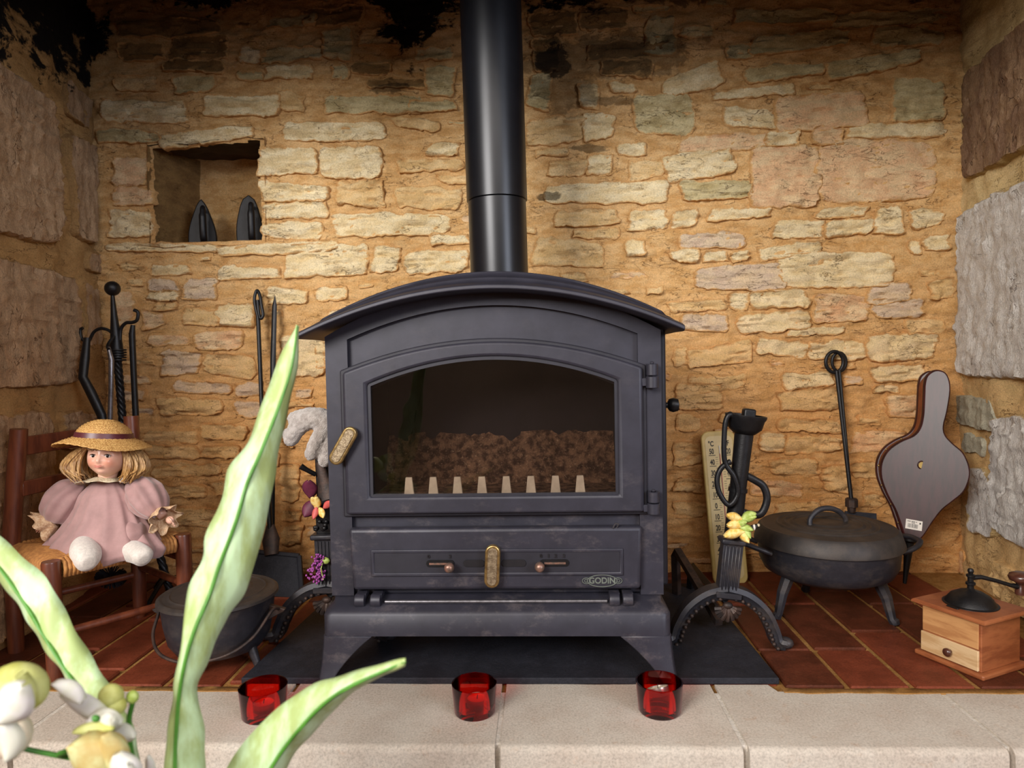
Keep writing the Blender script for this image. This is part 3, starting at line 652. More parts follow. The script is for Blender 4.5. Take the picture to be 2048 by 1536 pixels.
# legs
def leg(sx_, sy_):
    mb = MB(); rings = []
    cx, cy = sx_*.342, (-.060 if sy_ < 0 else .442)
    for t in [i/8 for i in range(9)]:
        z = (.100-SZ)*(1-t); wdt = .068*(1-t)**1.5+.032; dp = .06*(1-t)+.034
        o = .006*t+.004*t**3
        x_out = cx+sx_*o; x_in = x_out-sx_*wdt; y_out = cy+sy_*o; y_in = y_out-sy_*dp; r = .014
        rings.append([(x_out, y_in, z), (x_out, y_out-sy_*r, z), (x_out-sx_*r*.3, y_out-sy_*r*.3, z), (x_out-sx_*r, y_out, z), (x_in, y_out, z), (x_in, y_out-sy_*.010, z), (x_out-sx_*.018, y_out-sy_*.018, z), (x_out-sx_*.010, y_in, z)])
    mb.loft(rings); mb.build('leg', 'stove', stove, 35, .0015, 1)
    mb = MB()
for a in (-1, 1):
    for b in (-1, 1): leg(a, b)
# right side: bulging side guard and knob; inner parts of the firebox
mb = MB(); mb.box(.334, .356, .055, .40, .16-SZ, .70-SZ); mb.build('side_shield', 'stove2', stove, 35, .006, 2)
mb = MB(); R_ = Matrix.Translation((.356, .09, .535-SZ)) @ Matrix.Rotation(pi/2, 4, 'Y'); mb.lathe([(0, -.003), (.006, 0), (.006, .008), (.013, .012), (.0155, .020), (.013, .030), (0, .034)], 18, R_); mb.build('side_knob', 'black', stove, 50)
mb = MB(); mb.ring(arch(.272, .345, .600, .66), arch(.262, .355, .592, .65), .02, .30); mb.v = [IT @ v for v in mb.v]; mb.build('firebox', 'firebox', stove, 30)
v = []; nx, nz = 60, 16
for j in range(nz+1):
    for i in range(nx+1):
        x = -.262+.524*i/nx; z = .345+(.125+.018*fbm((x*5, 3, 0), 2))*j/nz
        v.append((x, .22-.045*(1-j/nz)-.012*fbm((x*25, z*25, 1), 4), z-SZ))
mb = MB(); mb.add(v, [(j*(nx+1)+i, j*(nx+1)+i+1, (j+1)*(nx+1)+i+1, (j+1)*(nx+1)+i) for j in range(nz) for i in range(nx)]); mb.build('firebrick', 'ash', stove, 180, fix=False)
mb = MB().box(-.262, .262, .22, .29, .35-SZ, .64-SZ); mb.build('back_plate', 'firebox', stove, 0)
mb = MB().box(-.26, .26, .0, .22, .348-SZ, .356-SZ); mb.build('grate', 'ash', stove, 0)
for i in range(8):
    x = -.172+i*.0492; mb = MB().prism([(x-.0105, .366-SZ), (x+.0105, .366-SZ), (x+.0065, .404-SZ), (x-.0065, .404-SZ)], -.008, -.003); mb.build('grate_tooth', 'teeth', stove, 0, .0008, 1)
# ------------------------------------------------------------------ flue pipe
flue = thing('stove_pipe', 'tall glossy black flue pipe rising from the stove top', 'pipe', (-.097, 1.60, .80))
a, b = Vector((0, 0, .0)), Vector((-.014, 0, 1.15))
RT = Matrix.Rotation(radians(-.75), 4, 'Y')
mb = MB().lathe([(.068, -.02), (.068, .2085), (.0665, .2095)], 64, RT, cap=False); mb.build('pipe_section', 'pipe', flue, 50)
mb = MB().lathe([(.0665, .2095), (.0712, .211), (.0716, 1.15)], 64, RT, cap=False); mb.build('pipe_section', 'pipe', flue, 50)
mb = MB().lathe([(.070, -.012), (.080, -.008), (.080, .004), (.069, .01)], 48, RT, cap=False); mb.build('flue_collar', 'stove', flue, 50)
# ------------------------------------------------------------------ candle holders
def holder(cx, fy, w, label, tl, tilt=0, rz=0, off=(0, 0)):
    g = G(cx, fy); R0 = .0415*w; y = g.y+R0*.93; x = (cx-1085)/FPX*y+.0; x = P(cx, 1400, y).x; H = .0535
    t = thing('candle_holder', label, 'candle holder', (x, y, 0.0005), 0, 'red glass candle holders on the hearth stones')
    mb = MB(); mb.lathe([(0, 0), (R0*.86, 0), (R0*.91, .003), (R0, H), (R0-.0008, H+.0006), (R0-.0026, H), (R0*.86, .010), (R0*.6, .0075), (0, .0075)], 48)
    mb.build('glass_cup', 'redglass', t, 50)
    c = thing('tealight', tl, 'candle', (x+off[0], y+off[1], .0095), 0, 'tealights in the red glass holders'); c.rotation_euler = (radians(tilt), 0, rz)
    mb = MB().lathe([(0, 0), (.0185, 0), (.019, .001), (.019, .0145), (.0186, .0145), (.0184, .002), (0, .002)], 32); mb.build('cup', 'alu', c, 40)
    mb = MB().lathe([(0, .002), (.0182, .002), (.0182, .0125), (.012, .0118), (0, .0115)], 32); mb.build('wax', 'wax', c, 40)
    mb = MB().tube([(0, 0, .011), (.0006, 0, .016), (.0016, 0, .019)], .0008, 6); mb.build('wick', 'ink', c, 60)
holder(527, 1453, 1.03, 'leftmost red glass candle holder, beside the tall green leaf', 'tealight in the leftmost red holder, low in the glass', 0)
holder(949, 1446, .985, 'middle red glass candle holder in front of the stove', 'tealight in the middle red holder, hidden below its rim', 0, off=(.004, .006))
holder(1319, 1444, 1.01, 'rightmost red glass candle holder in front of the stove leg', 'tealight propped at a slant in the rightmost red holder', -22, .5, (0, -.002))
bpy.data.objects['tealight.002'].location.z += .019
# ================================================================== ANDIRONS (post on an arched foot with a shell, log bar behind)
def andiron(label, base, lean, cup, name='andiron', yaw=0):
    t = thing(name, label, 'andiron', base, yaw, 'pair of andirons flanking the stove')
    # arched foot
    def foot(s):
        pts = bez([(0, 0, .122), (s*.045, 0, .110), (s*.085, 0, .080), (s*.108, 0, .040), (s*.118, -.004, .014), (s*.135, -.008, .010)], 6)
        n = len(pts); mb = MB()
        rings = []
        for i, p in enumerate(pts):
            a = pts[min(i+1, n-1)]-pts[max(i-1, 0)]; a.normalize(); nr = Vector((-a.z, 0, a.x))*s
            w = .016*(1-.25*i/n); d = .018
            rings.append([p-nr*w+Vector((0, -d*.5, 0)), p-nr*w*.1+Vector((0, -d*.7, 0)), p+nr*w*.3+Vector((0, -d, 0)), p+nr*w+Vector((0, -d*.8, 0)), p+nr*w+Vector((0, d, 0)), p-nr*w+Vector((0, d, 0))])
        mb.loft(rings); mb.ball((s*.138, -.008, .013), (.018, .016, .0125), 12)
        mb.build('foot', 'iron', t, 40)
        mb = MB()
        for i in range(3, n-4, 2):
            p = pts[i]; a = (pts[i+1]-pts[i-1]).normalized(); nr = Vector((-a.z, 0, a.x))*s
            mb.ball(p-nr*.010+Vector((0, -.015, 0)), (.0050, .005, .0050), 8)
        mb.build('beading', 'rust', t, 60)['kind'] = 'stuff'
    foot(-1); foot(1)
    mb = MB()   # shell ornament
    for i in range(-4, 5):
        a = i*.33; L = .038-.002*abs(i); e = Vector((sin(a)*L, -.014, .092-cos(a)*L*.85))
        mb.tube([(sin(a)*.006, -.012, .092), ((sin(a)*.006+e.x)/2, -.020, (.092+e.z)/2), e], [.003, .005, .0055], 6)
    mb.ball((0, -.014, .094), (.012, .008, .008), 10)
    mb.build('shell', 'rust', t, 50)
    # post (fluted below, round above)
    L = Matrix.Rotation(lean, 4, 'Y') ; L = Matrix.Translation((0, 0, .115)) @ L
    mb = MB(); mb.box(-.029, .029, -.022, .016, -.004, .008, L); mb.box(-.023, .023, -.014, .014, .006, .118, L)
    for i in range(5): mb.tube([(-.016+.008*i, -.0145, .012, ), (-.016+.008*i, -.0145, .112)], .0026, 6, M4=L)
    mb.build('fluted_post', 'iron', t, 40, .001, 1)
    mb = MB(); mb.box(-.030, .026, -.024, .016, .116, .128, L); mb.build('ledge', 'iron', t, 40, .004, 2)
    # log bar to the back
    mb = MB(); mb.tube([(0, .01, .10), (0, .10, .085), (0, .32, .075), (0, .34, .055), (0, .345, 0)], .011, 4); mb.build('log_bar', 'black', t, 30)
    return t, L
ra, RL = andiron('tall black andiron with cup top standing right of the stove', G(1452, 1300).to_tuple(), radians(4.5), True)
ra.scale = (.93, 1, .975); ra.location = (.388, 1.475, .0055); ra.rotation_euler = (0, .040, 0)
mb = MB(); mb.tube([(0, 0, .125), (0, 0, .24), (0, 0, .375)], [.020, .0185, .0215], 20, M4=RL); mb.tube([(0, 0, .232), (0, 0, .240)], .0215, 20, M4=RL); mb.build('round_post', 'black', ra, 50)
mb = MB(); mb.lathe([(0, .36), (.024, .362), (.038, .374), (.042, .392), (.046, .398), (.0465, .404), (.043, .404), (.040, .396), (.034, .384), (0, .380)], 32, RL); mb.build('cup', 'black', ra, 40)
mb = MB(); mb.box(-.008, .020, -.01, .012, .380, .418, RL); mb.build('cup_block', 'black', ra, 35, .004)
mb = MB(); mb.tube(bez([(-.034, -.018, .398), (-.045, -.022, .402), (-.052, -.022, .380), (-.048, -.022, .320), (-.040, -.022, .292), (-.020, -.026, .268), (-.008, -.026, .232), (-.024, -.026, .205), (-.046, -.022, .225), (-.056, -.02, .255), (-.050, -.02, .282), (-.030, -.02, .300)], 6), .0062, 8, M4=RL); mb.build('hook', 'black', ra, 60)
mb = MB(); mb.tube(bez([(.014, 0, .270), (.035, -.004, .262), (.056, -.006, .250), (.066, -.008, .222), (.056, -.008, .190), (.030, -.006, .186), (.010, -.004, .190)], 6), .0065, 8, M4=RL, flat=1.3); mb.build('side_loop', 'black', ra, 60)
# bent rear rest of the andiron seen left of the post
mb = MB(); mb.tube([(-.048, .30, 0), (-.055, .30, .11), (-.052, .29, .125), (-.02, .16, .07), (.0, .05, .03)], .013, 4); mb.build('rear_rest', 'rust', ra, 25)
la, LL = andiron('tall black andiron carrying a woolly glove, left of the stove', (0, 0, 0), radians(-1.2), False)
la.location = (-.478-.014, 1.49, .0125)
mb = MB(); mb.box(-.019, .019, -.010, .010, .126, .195, LL); mb.box(-.014, .014, -.010, .010, .18, .38, LL); mb.build('round_post', 'black', la, 40, .003, 2)
mb = MB(); mb.box(-.024, .024, -.016, .016, .368, .40, LL); mb.build('post_head', 'black', la, 40, .006, 2)
mb = MB(); mb.tube([(-.012, -.012, .262), (-.030, -.022, .276), (-.040, -.026, .284)], [.005, .0055, .007], 8, M4=LL); mb.build('hook', 'black', la, 50)
def cluster(name, label, cat, loc, parts, group=None):
    t = thing(name, label, cat, loc, 0, group)
    for nm, m, balls in parts:
        mb = MB()
        for (c, r) in balls: mb.ball(c, r, 8)
        mb.build(nm, m, t, 60)
    return t
# small metal cow bell hung on the left andiron
bl = thing('metal_bell', 'small grey metal bell hanging on the left andiron below the glove', 'bell', P(648, 960, 1.455).to_tuple())
R_ = Matrix.Rotation(radians(-14), 4, 'Y')
mb = MB().loft([[(r*1.0*cos(a), r*.55*sin(a), z) for a in [2*pi*i/20 for i in range(20)]] for r, z in ((.001, .043), (.007, .042), (.010, .030), (.013, .005), (.022, -.028), (.027, -.042), (.025, -.041), (.012, 0))], M4=R_)
mb.build('bell_body', 'rust', bl, 60)
mb = MB().ball((.012, .002, -.046), .008, 10); mb.build('clapper', 'black', bl, 60)
# purple drape / cloth bits and paper flower under the bell
fl_ = thing('fabric_flower', 'wine, orange and pink fabric flower tied to the left andiron', 'flower', P(640, 1005, 1.46).to_tuple())
rf = random.Random(4)
def petalmesh(L, w, cup=.3, curl=.0, nl=10, nw=6):
    v = []; f = []
    for i in range(nl+1):
        t = i/nl; ww = w*sin(pi*min(1, t*.92+.06))**.7
        for j in range(nw+1):
            s = -1+2*j/nw; v.append((s*ww, -cup*w*(1-s*s)-curl*L*t*t, L*t))
    for i in range(nl):
        for j in range(nw): a = i*(nw+1)+j; f.append((a, a+1, a+nw+2, a+nw+1))
    return v, f
def petal(par, m, L, w, loc, ax, cup=.4, curl=.1, name='petal', solid=.0008):
    v, f = petalmesh(L, w, cup, curl); mb = MB(); X = Matrix.Translation(loc) @ Matrix.Rotation(ax[1], 4, 'Z') @ Matrix.Rotation(ax[0], 4, 'Y') @ Matrix.Rotation(ax[2] if len(ax) > 2 else 0, 4, 'X')
    mb.add(v, f, X); o = mb.build(name, m, par, 180, fix=False); s = o.modifiers.new('solid', 'SOLIDIFY'); s.thickness = solid; return o
for m, L, w, loc, an in (('wine', .045, .018, (-.022, .004, .012), 5), ('wine', .04, .016, (-.012, 0, .004), -150), ('yelflower', .034, .010, (-.004, -.012, -.012), 10), ('pinkflower', .030, .008, (.012, -.012, -.010), 50), ('yelflower', .03, .009, (0, -.014, -.008), -20), ('pinkflower', .028, .007, (-.002, -.016, -.006), 190), ('yelflower', .026, .008, (.004, -.016, -.008), 150), ('pinkflower', .05, .004, (.030, .0, .0), 12)):
    petal(fl_, m, L, w, loc, (radians(an), 0, .3))
mb = MB()
for i in range(14): mb.ball((rf.uniform(-.012, .018), rf.uniform(-.014, -.004), rf.uniform(-.062, -.038)), (.006, .004, .005), 6)
mb.build('dark_tassel', 'black', fl_, 60)['kind'] = 'stuff'
pb = thing('dried_blossom', 'purple dried blossom sprig clipped low on the left andiron', 'flower', P(634, 1140, 1.466).to_tuple())
mb = MB()
for i in range(120):
    a = rf.uniform(0, 2*pi); r = sqrt(rf.random()); up_ = rf.random() < .4
    c = ((.004 if up_ else -.002)+r*cos(a)*(.017 if up_ else .022), rf.uniform(-.012, .002), (.022 if up_ else -.010)+r*sin(a)*(.014 if up_ else .018)); mb.ball(c, .0027, 6)
mb.build('blossom', 'purple', pb, 60)['kind'] = 'stuff'
mb = MB().ball((.022, -.004, .022), (.009, .005, .008), 8); mb.tube([(.016, -.006, .022), (.012, -.008, .005), (.016, -.006, -.02)], .0015, 6); mb.build('leaf', 'greenflower', pb, 60)
yf = thing('bee_flower_clip', 'yellow and green fabric flowers with a tiny bee on the right andiron', 'flower', P(1474, 1047, 1.450).to_tuple())
for (m, L, w, x, z, an) in (('yelflower', .040, .010, .006, .012, -70), ('yelflower', .042, .011, .010, .000, -86), ('yelflower', .050, .012, .010, -.014, -97), ('greenflower', .034, .010, .004, .010, 70), ('greenflower', .030, .009, .0, -.004, 100), ('greenflower', .032, .011, .008, .012, 58), ('greenflower', .030, .010, -.010, -.004, 60), ('yelflower', .030, .010, .004, -.012, 150), ('greenflower', .026, .009, .010, -.006, 150)):
    petal(yf, m, L, w, (x, -.010, z), (radians(an), 0, .25), .8, .1)
b_ = MB()
for i, mm in enumerate(('paper', 'ink', 'paper', 'ink')):
    MB().ball((.022+.0045*i, -.016, -.008+.0018*i), (.0032, .0052, .0075-.0008*abs(i-1)), 8).build('bee_stripe', mm, yf, 60)
MB().ball((.040, -.016, .0), .0035, 8).build('bee_head', 'lacepale', yf, 60)
# ------------------------------------------------------------------ woolly glove
def blob(name, m, shapes, vox, parent=None, loc=(0, 0, 0), disp=None, smooth_it=2):
    mb = MB(); mb.v = []; 
    for s in shapes: s(mb)
    o = mb.build(name, m, parent, 180, fix=False, loc=None)
    r = o.modifiers.new('remesh', 'REMESH'); r.mode = 'VOXEL'; r.voxel_size = vox; r.use_smooth_shade = True
    if smooth_it: s = o.modifiers.new('smooth', 'SMOOTH'); s.iterations = smooth_it; s.factor = .5
    if disp:
        tx = bpy.data.textures.new(name, 'CLOUDS'); tx.noise_scale = disp[1]; d = o.modifiers.new('displace', 'DISPLACE'); d.texture = tx; d.strength = disp[0]; d.mid_level = .5
        d.texture_coords = 'GLOBAL'
    o.location = loc; return o
gy = 1.455
def gp(px, py, dy=0): return P(px, py, gy+dy)
c0 = gp(625, 870)
def gt(pts, r, n=12): return lambda mb: (mb.tube(bez([Vector(gp(*p))-c0 for p in pts], 4), [r[0]+(r[1]-r[0])*i/((len(pts)-1)*4) for i in range((len(pts)-1)*4+1)], n), mb.ball(Vector(gp(*pts[-1]))-c0, r[1], 12), mb.ball(Vector(gp(*pts[0]))-c0, r[0], 12))
glove = blob('work_glove', 'glove', [gt([(582, 878, 0), (600, 850, -.005), (628, 836, -.006), (650, 846, 0)], (.017, .028)),
    gt([(590, 838, 0), (620, 832, 0), (645, 836, .01)], (.017, .022)), gt([(576, 868, 0), (584, 880, 0)], (.013, .009)),
    gt([(650, 852, -.008), (634, 880, -.014), (622, 908, -.012)], (.017, .0145)), gt([(652, 860, .002), (655, 895, -.002), (649, 922, -.002)], (.018, .0145)), gt([(640, 834, .015), (664, 846, .02), (670, 880, .02)], (.018, .015))], .0035, None, c0, (.005, .006), 1)
tag(glove, 'grey white woolly glove draped over the top of the left andiron', 'glove')
# ------------------------------------------------------------------ long poker and shovel on the left
def world_tube(par, pts, r, m, name, n=10, **k):
    L = Vector(par.location); mb = MB().tube([Vector(p)-L for p in pts], r, n, **k); return mb.build(name, m, par, 60)
sh = thing('long_fire_shovel', 'long fire shovel with looped handle leaning behind the left pot', 'shovel', G(552, 1190).to_tuple())
top = P(516, 632, 1.955); bot = P(541, 1062, 1.86)
world_tube(sh, [top, P(523, 800, 1.92), bot], [.0062, .0062, .008], 'black', 'handle')
hl = bez([P(517, 637, 1.953), P(511, 615, 1.955), P(509, 596, 1.958), P(514, 581, 1.96), P(520, 592, 1.955), P(523, 612, 1.95), P(526, 630, 1.948), P(521, 637, 1.946), P(517, 622, 1.95), P(515, 600, 1.952)], 6)
world_tube(sh, hl, .0048, 'black', 'loop_handle', 8)
L = Vector(sh.location)
mb = MB(); a = P(541, 1050, 1.865); b = P(543, 1110, 1.835)
mb.tube([a-L, (a+b)/2-L, b-L], [.012, .026, .020], 12, flat=.5); mb.build('neck', 'rust', sh, 50)
q = [P(498, 1103, 1.845), P(598, 1112, 1.845), P(604, 1196, 1.79), P(500, 1190, 1.80)]
mb = MB(); nrm = (q[1]-q[0]).cross(q[3]-q[0]).normalized()*.004
v = [p-L+nrm for p in q]+[p-L-nrm for p in q]; mb.add(v, [(0, 1, 2, 3), (7, 6, 5, 4)]+[(i, 4+i, 4+(i+1) % 4, (i+1) % 4) for i in range(4)])
for k_ in ((1, 2), (0, 3), (0, 1)):
    aa, bb = q[k_[0]]-L, q[k_[1]]-L; mb.tube([aa, bb], .008, 6)
mb.build('blade', 'slate', sh, 30)
pk = thing('flat_poker', 'slim pointed black poker leaning on the wall beside the long shovel', 'poker', G(545, 1172).to_tuple())
L = Vector(pk.location); mb = MB(); pts = [P(550, 592, 1.968), P(549, 612, 1.966), P(546, 720, 1.95), P(545, 900, 1.93), L+Vector((0, .0, .004))]
mb.tube([p-L for p in pts], [.001, .0075, .0085, .008, .006], 8, flat=.5); mb.build('shaft', 'black', pk, 40)
# ------------------------------------------------------------------ fire tool stand behind the chair
fs = thing('fire_tool_stand', 'wrought iron tool stand with ball top behind the small chair', 'tool stand', (-1.04, 1.80, 0)); L = Vector(fs.location)
def FT(px, py, Y=1.83): return P(px, py, Y)-L
mb = MB(); mb.ball(FT(225, 577), .0205, 20); mb.build('ball_finial', 'black', fs, 60)
mb = MB(); mb.tube([FT(225, 590), FT(228, 630), FT(233, 690), FT(235, 715)], [.005, .0085, .016, .017], 10); mb.build('spire', 'black', fs, 60)
sp = [FT(235, 715), FT(240, 780), FT(246, 850)]; bt = Vector((0, 0, .02)); p = [sp[0].lerp(sp[2], i/12) for i in range(13)]; p += [sp[2].lerp(bt, i/24) for i in range(1, 25)]
mb = MB()
for ph in (0, pi/2, pi, 3*pi/2):
    fine = []
    N = 150
    for i in range(N+1):
        u = i/N*(len(p)-1); k0 = min(int(u), len(p)-2); c = p[k0].lerp(p[k0+1], u-k0); a_ = ph+i*.36
        fine.append(c+Vector((cos(a_)*.0062, sin(a_)*.0062, 0)))
    mb.tube(fine, .0052, 6)
mb.build('twisted_post', 'black', fs, 60)
mb = MB()
for i in range(5): c = FT(236, 700+i*5); mb.tube([c+Vector((.0195*cos(a), .0195*sin(a), 0)) for a in [2*pi*j/16 for j in range(16)]], .0026, 6, True)
mb.build('collar_wire', 'black', fs, 60)
mb = MB().tube(bez([FT(232, 682), FT(222, 664), FT(204, 657), FT(188, 664), FT(176, 684), FT(163, 676), FT(161, 660), FT(166, 656)], 6), .0045, 8); mb.build('hook_arm', 'black', fs, 60)
mb = MB().tube(bez([FT(240, 680), FT(242, 658), FT(252, 646), FT(264, 645), FT(274, 640), FT(276, 625), FT(268, 620)], 6), .0048, 8); mb.build('hook_arm', 'black', fs, 60); 
mb = MB().tube(bez([FT(228, 672, 1.81), FT(216, 690, 1.79), FT(218, 700, 1.78)], 6), .0045, 8); mb.build('hook_arm', 'black', fs, 60)
mb = MB()
for a in (.4, 2.5, 4.6): mb.tube(bez([(0, 0, .05), (.03*cos(a), .03*sin(a), .052), (.07*cos(a), .07*sin(a), .025), (.09*cos(a), .09*sin(a), .006)], 5), .006, 8)
mb.build('tripod_base', 'black', fs, 60)
def hung(name, label, pts, r, m, extra=None, cat='fire tool', **k):
    t = thing(name, label, cat, tuple(pts[-1]), 0); L = Vector(t.location)
    MB().tube([p-L for p in pts], r, 10, **k).build('shaft', m, t, 50)
    return t, L
t, L = hung('fire_tongs', 'bent dark hearth tongs hanging at the left of the tool stand', [P(174, 676, 1.80), P(170, 715, 1.79), P(166, 755, 1.78), P(182, 785, 1.78), P(203, 830, 1.78), P(215, 900, 1.79)], [.009, .0125, .0125, .0135, .0125, .010], 'black', flat=.8)
t, L = hung('fire_poker', 'silvery worn poker hanging in front of the twisted post', [P(217, 695, 1.785), P(223, 720, 1.78), P(222, 780, 1.78), P(220, 845, 1.78), P(226, 1000, 1.78)], [.005, .007, .0062, .0062, .006], 'steel')
t, L = hung('hearth_brush', 'black bristled hearth brush hanging under the small chair seat', [P(266, 650, 1.84), P(264, 668, 1.84), P(268, 760, 1.84), P(272, 840, 1.84), P(250, 1030, 1.80), P(230, 1125, 1.74)], [.006, .0085, .008, .0085, .007, .007], 'black')
mb = MB(); c = P(222, 1150, 1.72)-L
for i in range(260):
    d = Vector((rf.gauss(0, 1), rf.gauss(0, .5), rf.gauss(-.2, .55))).normalized(); mb.tube([c+Vector((d.x*.01, d.y*.01, 0)), c+Vector((d.x*.042, d.y*.028, d.z*.03-.006))], .0016, 3)
mb.build('bristles', 'firebox', t, 0)['kind'] = 'stuff'
# ================================================================== SMALL CHAIR
ZS = .245
FL_ = G(112, 1362); FL_.z = 0
def onz(px, py, z): return G(px, py, z)
cFL = G(112, 1362); cFR = onz(366, 1068, .247); cBR = G(281, 1232)
cFL = Vector((cFL.x, cFL.y, 0)); cFR = Vector((cFR.x, cFR.y, 0)); cBR = Vector((cBR.x, cBR.y, 0))
cBL = cFL+cBR-cFR
ch = thing('small_chair', 'small rush seated wooden chair holding the doll', 'chair', tuple((cFL+cBR)/2)); L = Vector(ch.location)
def up_(v, z): return Vector((v.x, v.y, z))-L
corners = [cFL, cFR, cBR, cBL]
for c, nm in ((cFL, 0), (cFR, 0)):
    mb = MB().tube([up_(c, 0), up_(c, .13), up_(c, .243), up_(c, .247)], [.0155, .0175, .0175, .0165], 16); mb.build('leg', 'chair', ch, 40)
for c, q in ((cBR, P(262, 832, 1.67)), (cBL, P(38, 858, 1.455))):
    lean = Vector((q.x-c.x, q.y-c.y, 0)); s = 1/(.50-.0)
    tp = Vector((c.x, c.y, 0))+lean*.9; 
    mb = MB().tube([up_(c, 0), up_(c, .25), up_(Vector((c.x, c.y, 0)).lerp(Vector((q.x, q.y, 0)), .5), .38), Vector((q.x, q.y, q.z))-L], [.016, .0185, .0185, .0175], 16); mb.build('leg', 'chair', ch, 40)
tBR = P(262, 832, 1.67); tBL = P(38, 858, 1.455)
def rail(a, b, r, nm, z0, z1=None, flat=1, **k):
    a2 = up_(a, z0) if z0 is not None else a; b2 = up_(b, z0) if z0 is not None else b
    MB().tube([a2, a2.lerp(b2, .5), b2], r, 12, flat=flat).build(nm, 'chair', ch, 50)
for z, h in ((-.040, .021), (-.135, .017)):     # back slats, bowed backwards
    a = tBL+Vector((0, 0, z)); b = tBR+Vector((0, 0, z)); dr = (b-a).normalized(); bk = Vector((-dr.y, dr.x, 0))*.018
    mb = MB(); rings = []
    for i in range(13):
        t = i/12; c = a.lerp(b, t)+bk*sin(pi*t)*1.0; rings.append([c-L+Vector((0, 0, s1*h))+bk.normalized()*s2*.005 for s1, s2 in ((-1, -1), (1, -1), (1, 1), (-1, 1))])
    mb.loft(rings); mb.build('back_slat', 'chair', ch, 40, .002)
for a, b, z in ((cFL, cFR, .095), (cFR, cBR, .13), (cFL, cBL, .13), (cBL, cBR, .11), (cFR, cBR, .19)): rail(a, b, .0085, 'rung', z)
# rush seat: cords wrapped round the four rails
cen = (cFL+cBR)/2; mb = MB(); core = MB()
zc = .231
sq = []
for i, c in enumerate(corners): sq.append(c.lerp(cen, .07))
core.loft([[Vector((p.x, p.y, z))-L for p in sq] for z in (zc-.012, zc+.012)]); core.build('seat_core', 'rush', ch, 0, .008)
N = 30
for k_ in range(4):
    a, b = corners[k_], corners[(k_+1) % 4]; inw = (cen-(a+b)/2); inw.normalize(); ln = (b-a).length
    for i in range(N):
        t = (i+.5)/N; t2 = .07+.86*t; p = a.lerp(b, t2); depth = min(t2, 1-t2)*ln*.93
        wob = .0012*sin(i*2.3+k_); o = -inw*.004
        top = .0135+.004*sin(pi*t)
        path = [p+inw*depth+Vector((0, 0, zc+.012)), p+inw*depth*.5+Vector((0, 0, zc+top)), p+inw*.010+Vector((0, 0, zc+top+.001)), p-inw*.008+Vector((0, 0, zc+.008)), p-inw*.0115+Vector((0, 0, zc-.004+wob)), p-inw*.007+Vector((0, 0, zc-.018)), p+inw*.012+Vector((0, 0, zc-.021)), p+inw*depth*.6+Vector((0, 0, zc-.014))]
        mb.tube([q_-L for q_ in path], .0040, 6)
s_ = mb.build('rush_cords', 'rush', ch, 60); s_['kind'] = 'stuff'
# ================================================================== DOLL
DY = 1.45
doll = thing('doll', 'porcelain doll in a dusty pink dress and straw hat seated on the small chair', 'doll', P(205, 1100, 1.46).to_tuple()); DL = Vector(doll.location)
def D(px, py, Y=DY): return P(px, py, Y)-DL
hc = D(216, 913, 1.435); HR = Matrix.Translation(hc) @ Matrix.Rotation(radians(10), 4, 'Z') @ Matrix.Rotation(radians(-6), 4, 'X') @ Matrix.Rotation(radians(3), 4, 'Y')
def g2(x, z, cx, cz, s, t=None): return exp(-((x-cx)/s)**2-((z-cz)/(t or s))**2)
nu, nv = 72, 54; v = []; f = []
for j in range(nv+1):
    ph = pi*j/nv
    for i in range(nu):
        th = 2*pi*i/nu; dx, dy, dz = sin(ph)*cos(th), sin(ph)*sin(th), cos(ph)
        x, y, z = .0385*dx, .041*dy, .044*dz
        if z < 0: x *= 1+.0*z; 
        if z < -.02: x *= 1-.25*((-.02-z)/.024)
        if dy < 0:
            fr = min(1, -dy*1.6)
            X, Z = x, z
            d_ = .0085*g2(X, Z, 0, -.0085, .0045, .0055)+.004*g2(X, Z, 0, -.002, .003, .008)          # nose
            d_ += .0055*(g2(X, Z, -.019, -.014, .012)+g2(X, Z, .019, -.014, .012))       # cheeks
            d_ += .0045*g2(X, Z, 0, -.032, .009, .007)                                  # chin
            d_ -= .0042*(g2(X, Z, -.0145, .003, .008, .0055)+g2(X, Z, .0145, .003, .008, .0055))  # sockets
            d_ += .0022*g2(X, Z, 0, -.0195, .008, .0035)-.0018*g2(X, Z, 0, -.0205, .009, .0012)-.0015*g2(X, Z, 0, -.027, .008, .003)
            d_ += .002*g2(X, Z, 0, .022, .025, .014)
            y -= d_*fr
        v.append((x, y, z))
for j in range(nv):
    for i in range(nu): a = j*nu+i; b = j*nu+(i+1) % nu; f.append((a, b, b+nu, a+nu))
mb = MB().add(v, f, HR)
mb.tube([hc+Vector((-.004, .008, -.03)), D(212, 965, 1.46), D(208, 985, 1.47)], [.019, .018, .026], 20)
mb.ball(D(206, 1015, 1.475), (.044, .034, .045), 20); mb.ball(D(206, 1070, 1.475), (.055, .045, .045), 20)
def limb(pts, r): mb.tube(bez([D(*p) for p in pts], 5), [r[0]+(r[1]-r[0])*i/((len(pts)-1)*5) for i in range((len(pts)-1)*5+1)], 12)
limb([(165, 985, 1.47), (125, 1015, 1.455), (100, 1040, 1.44)], (.017, .010)); limb([(265, 982, 1.47), (300, 1005, 1.455), (326, 1032, 1.44)], (.017, .010))
limb([(190, 1085, 1.46), (180, 1095, 1.42), (176, 1118, 1.38)], (.028, .015)); limb([(228, 1085, 1.46), (262, 1096, 1.43), (284, 1110, 1.40)], (.026, .014))
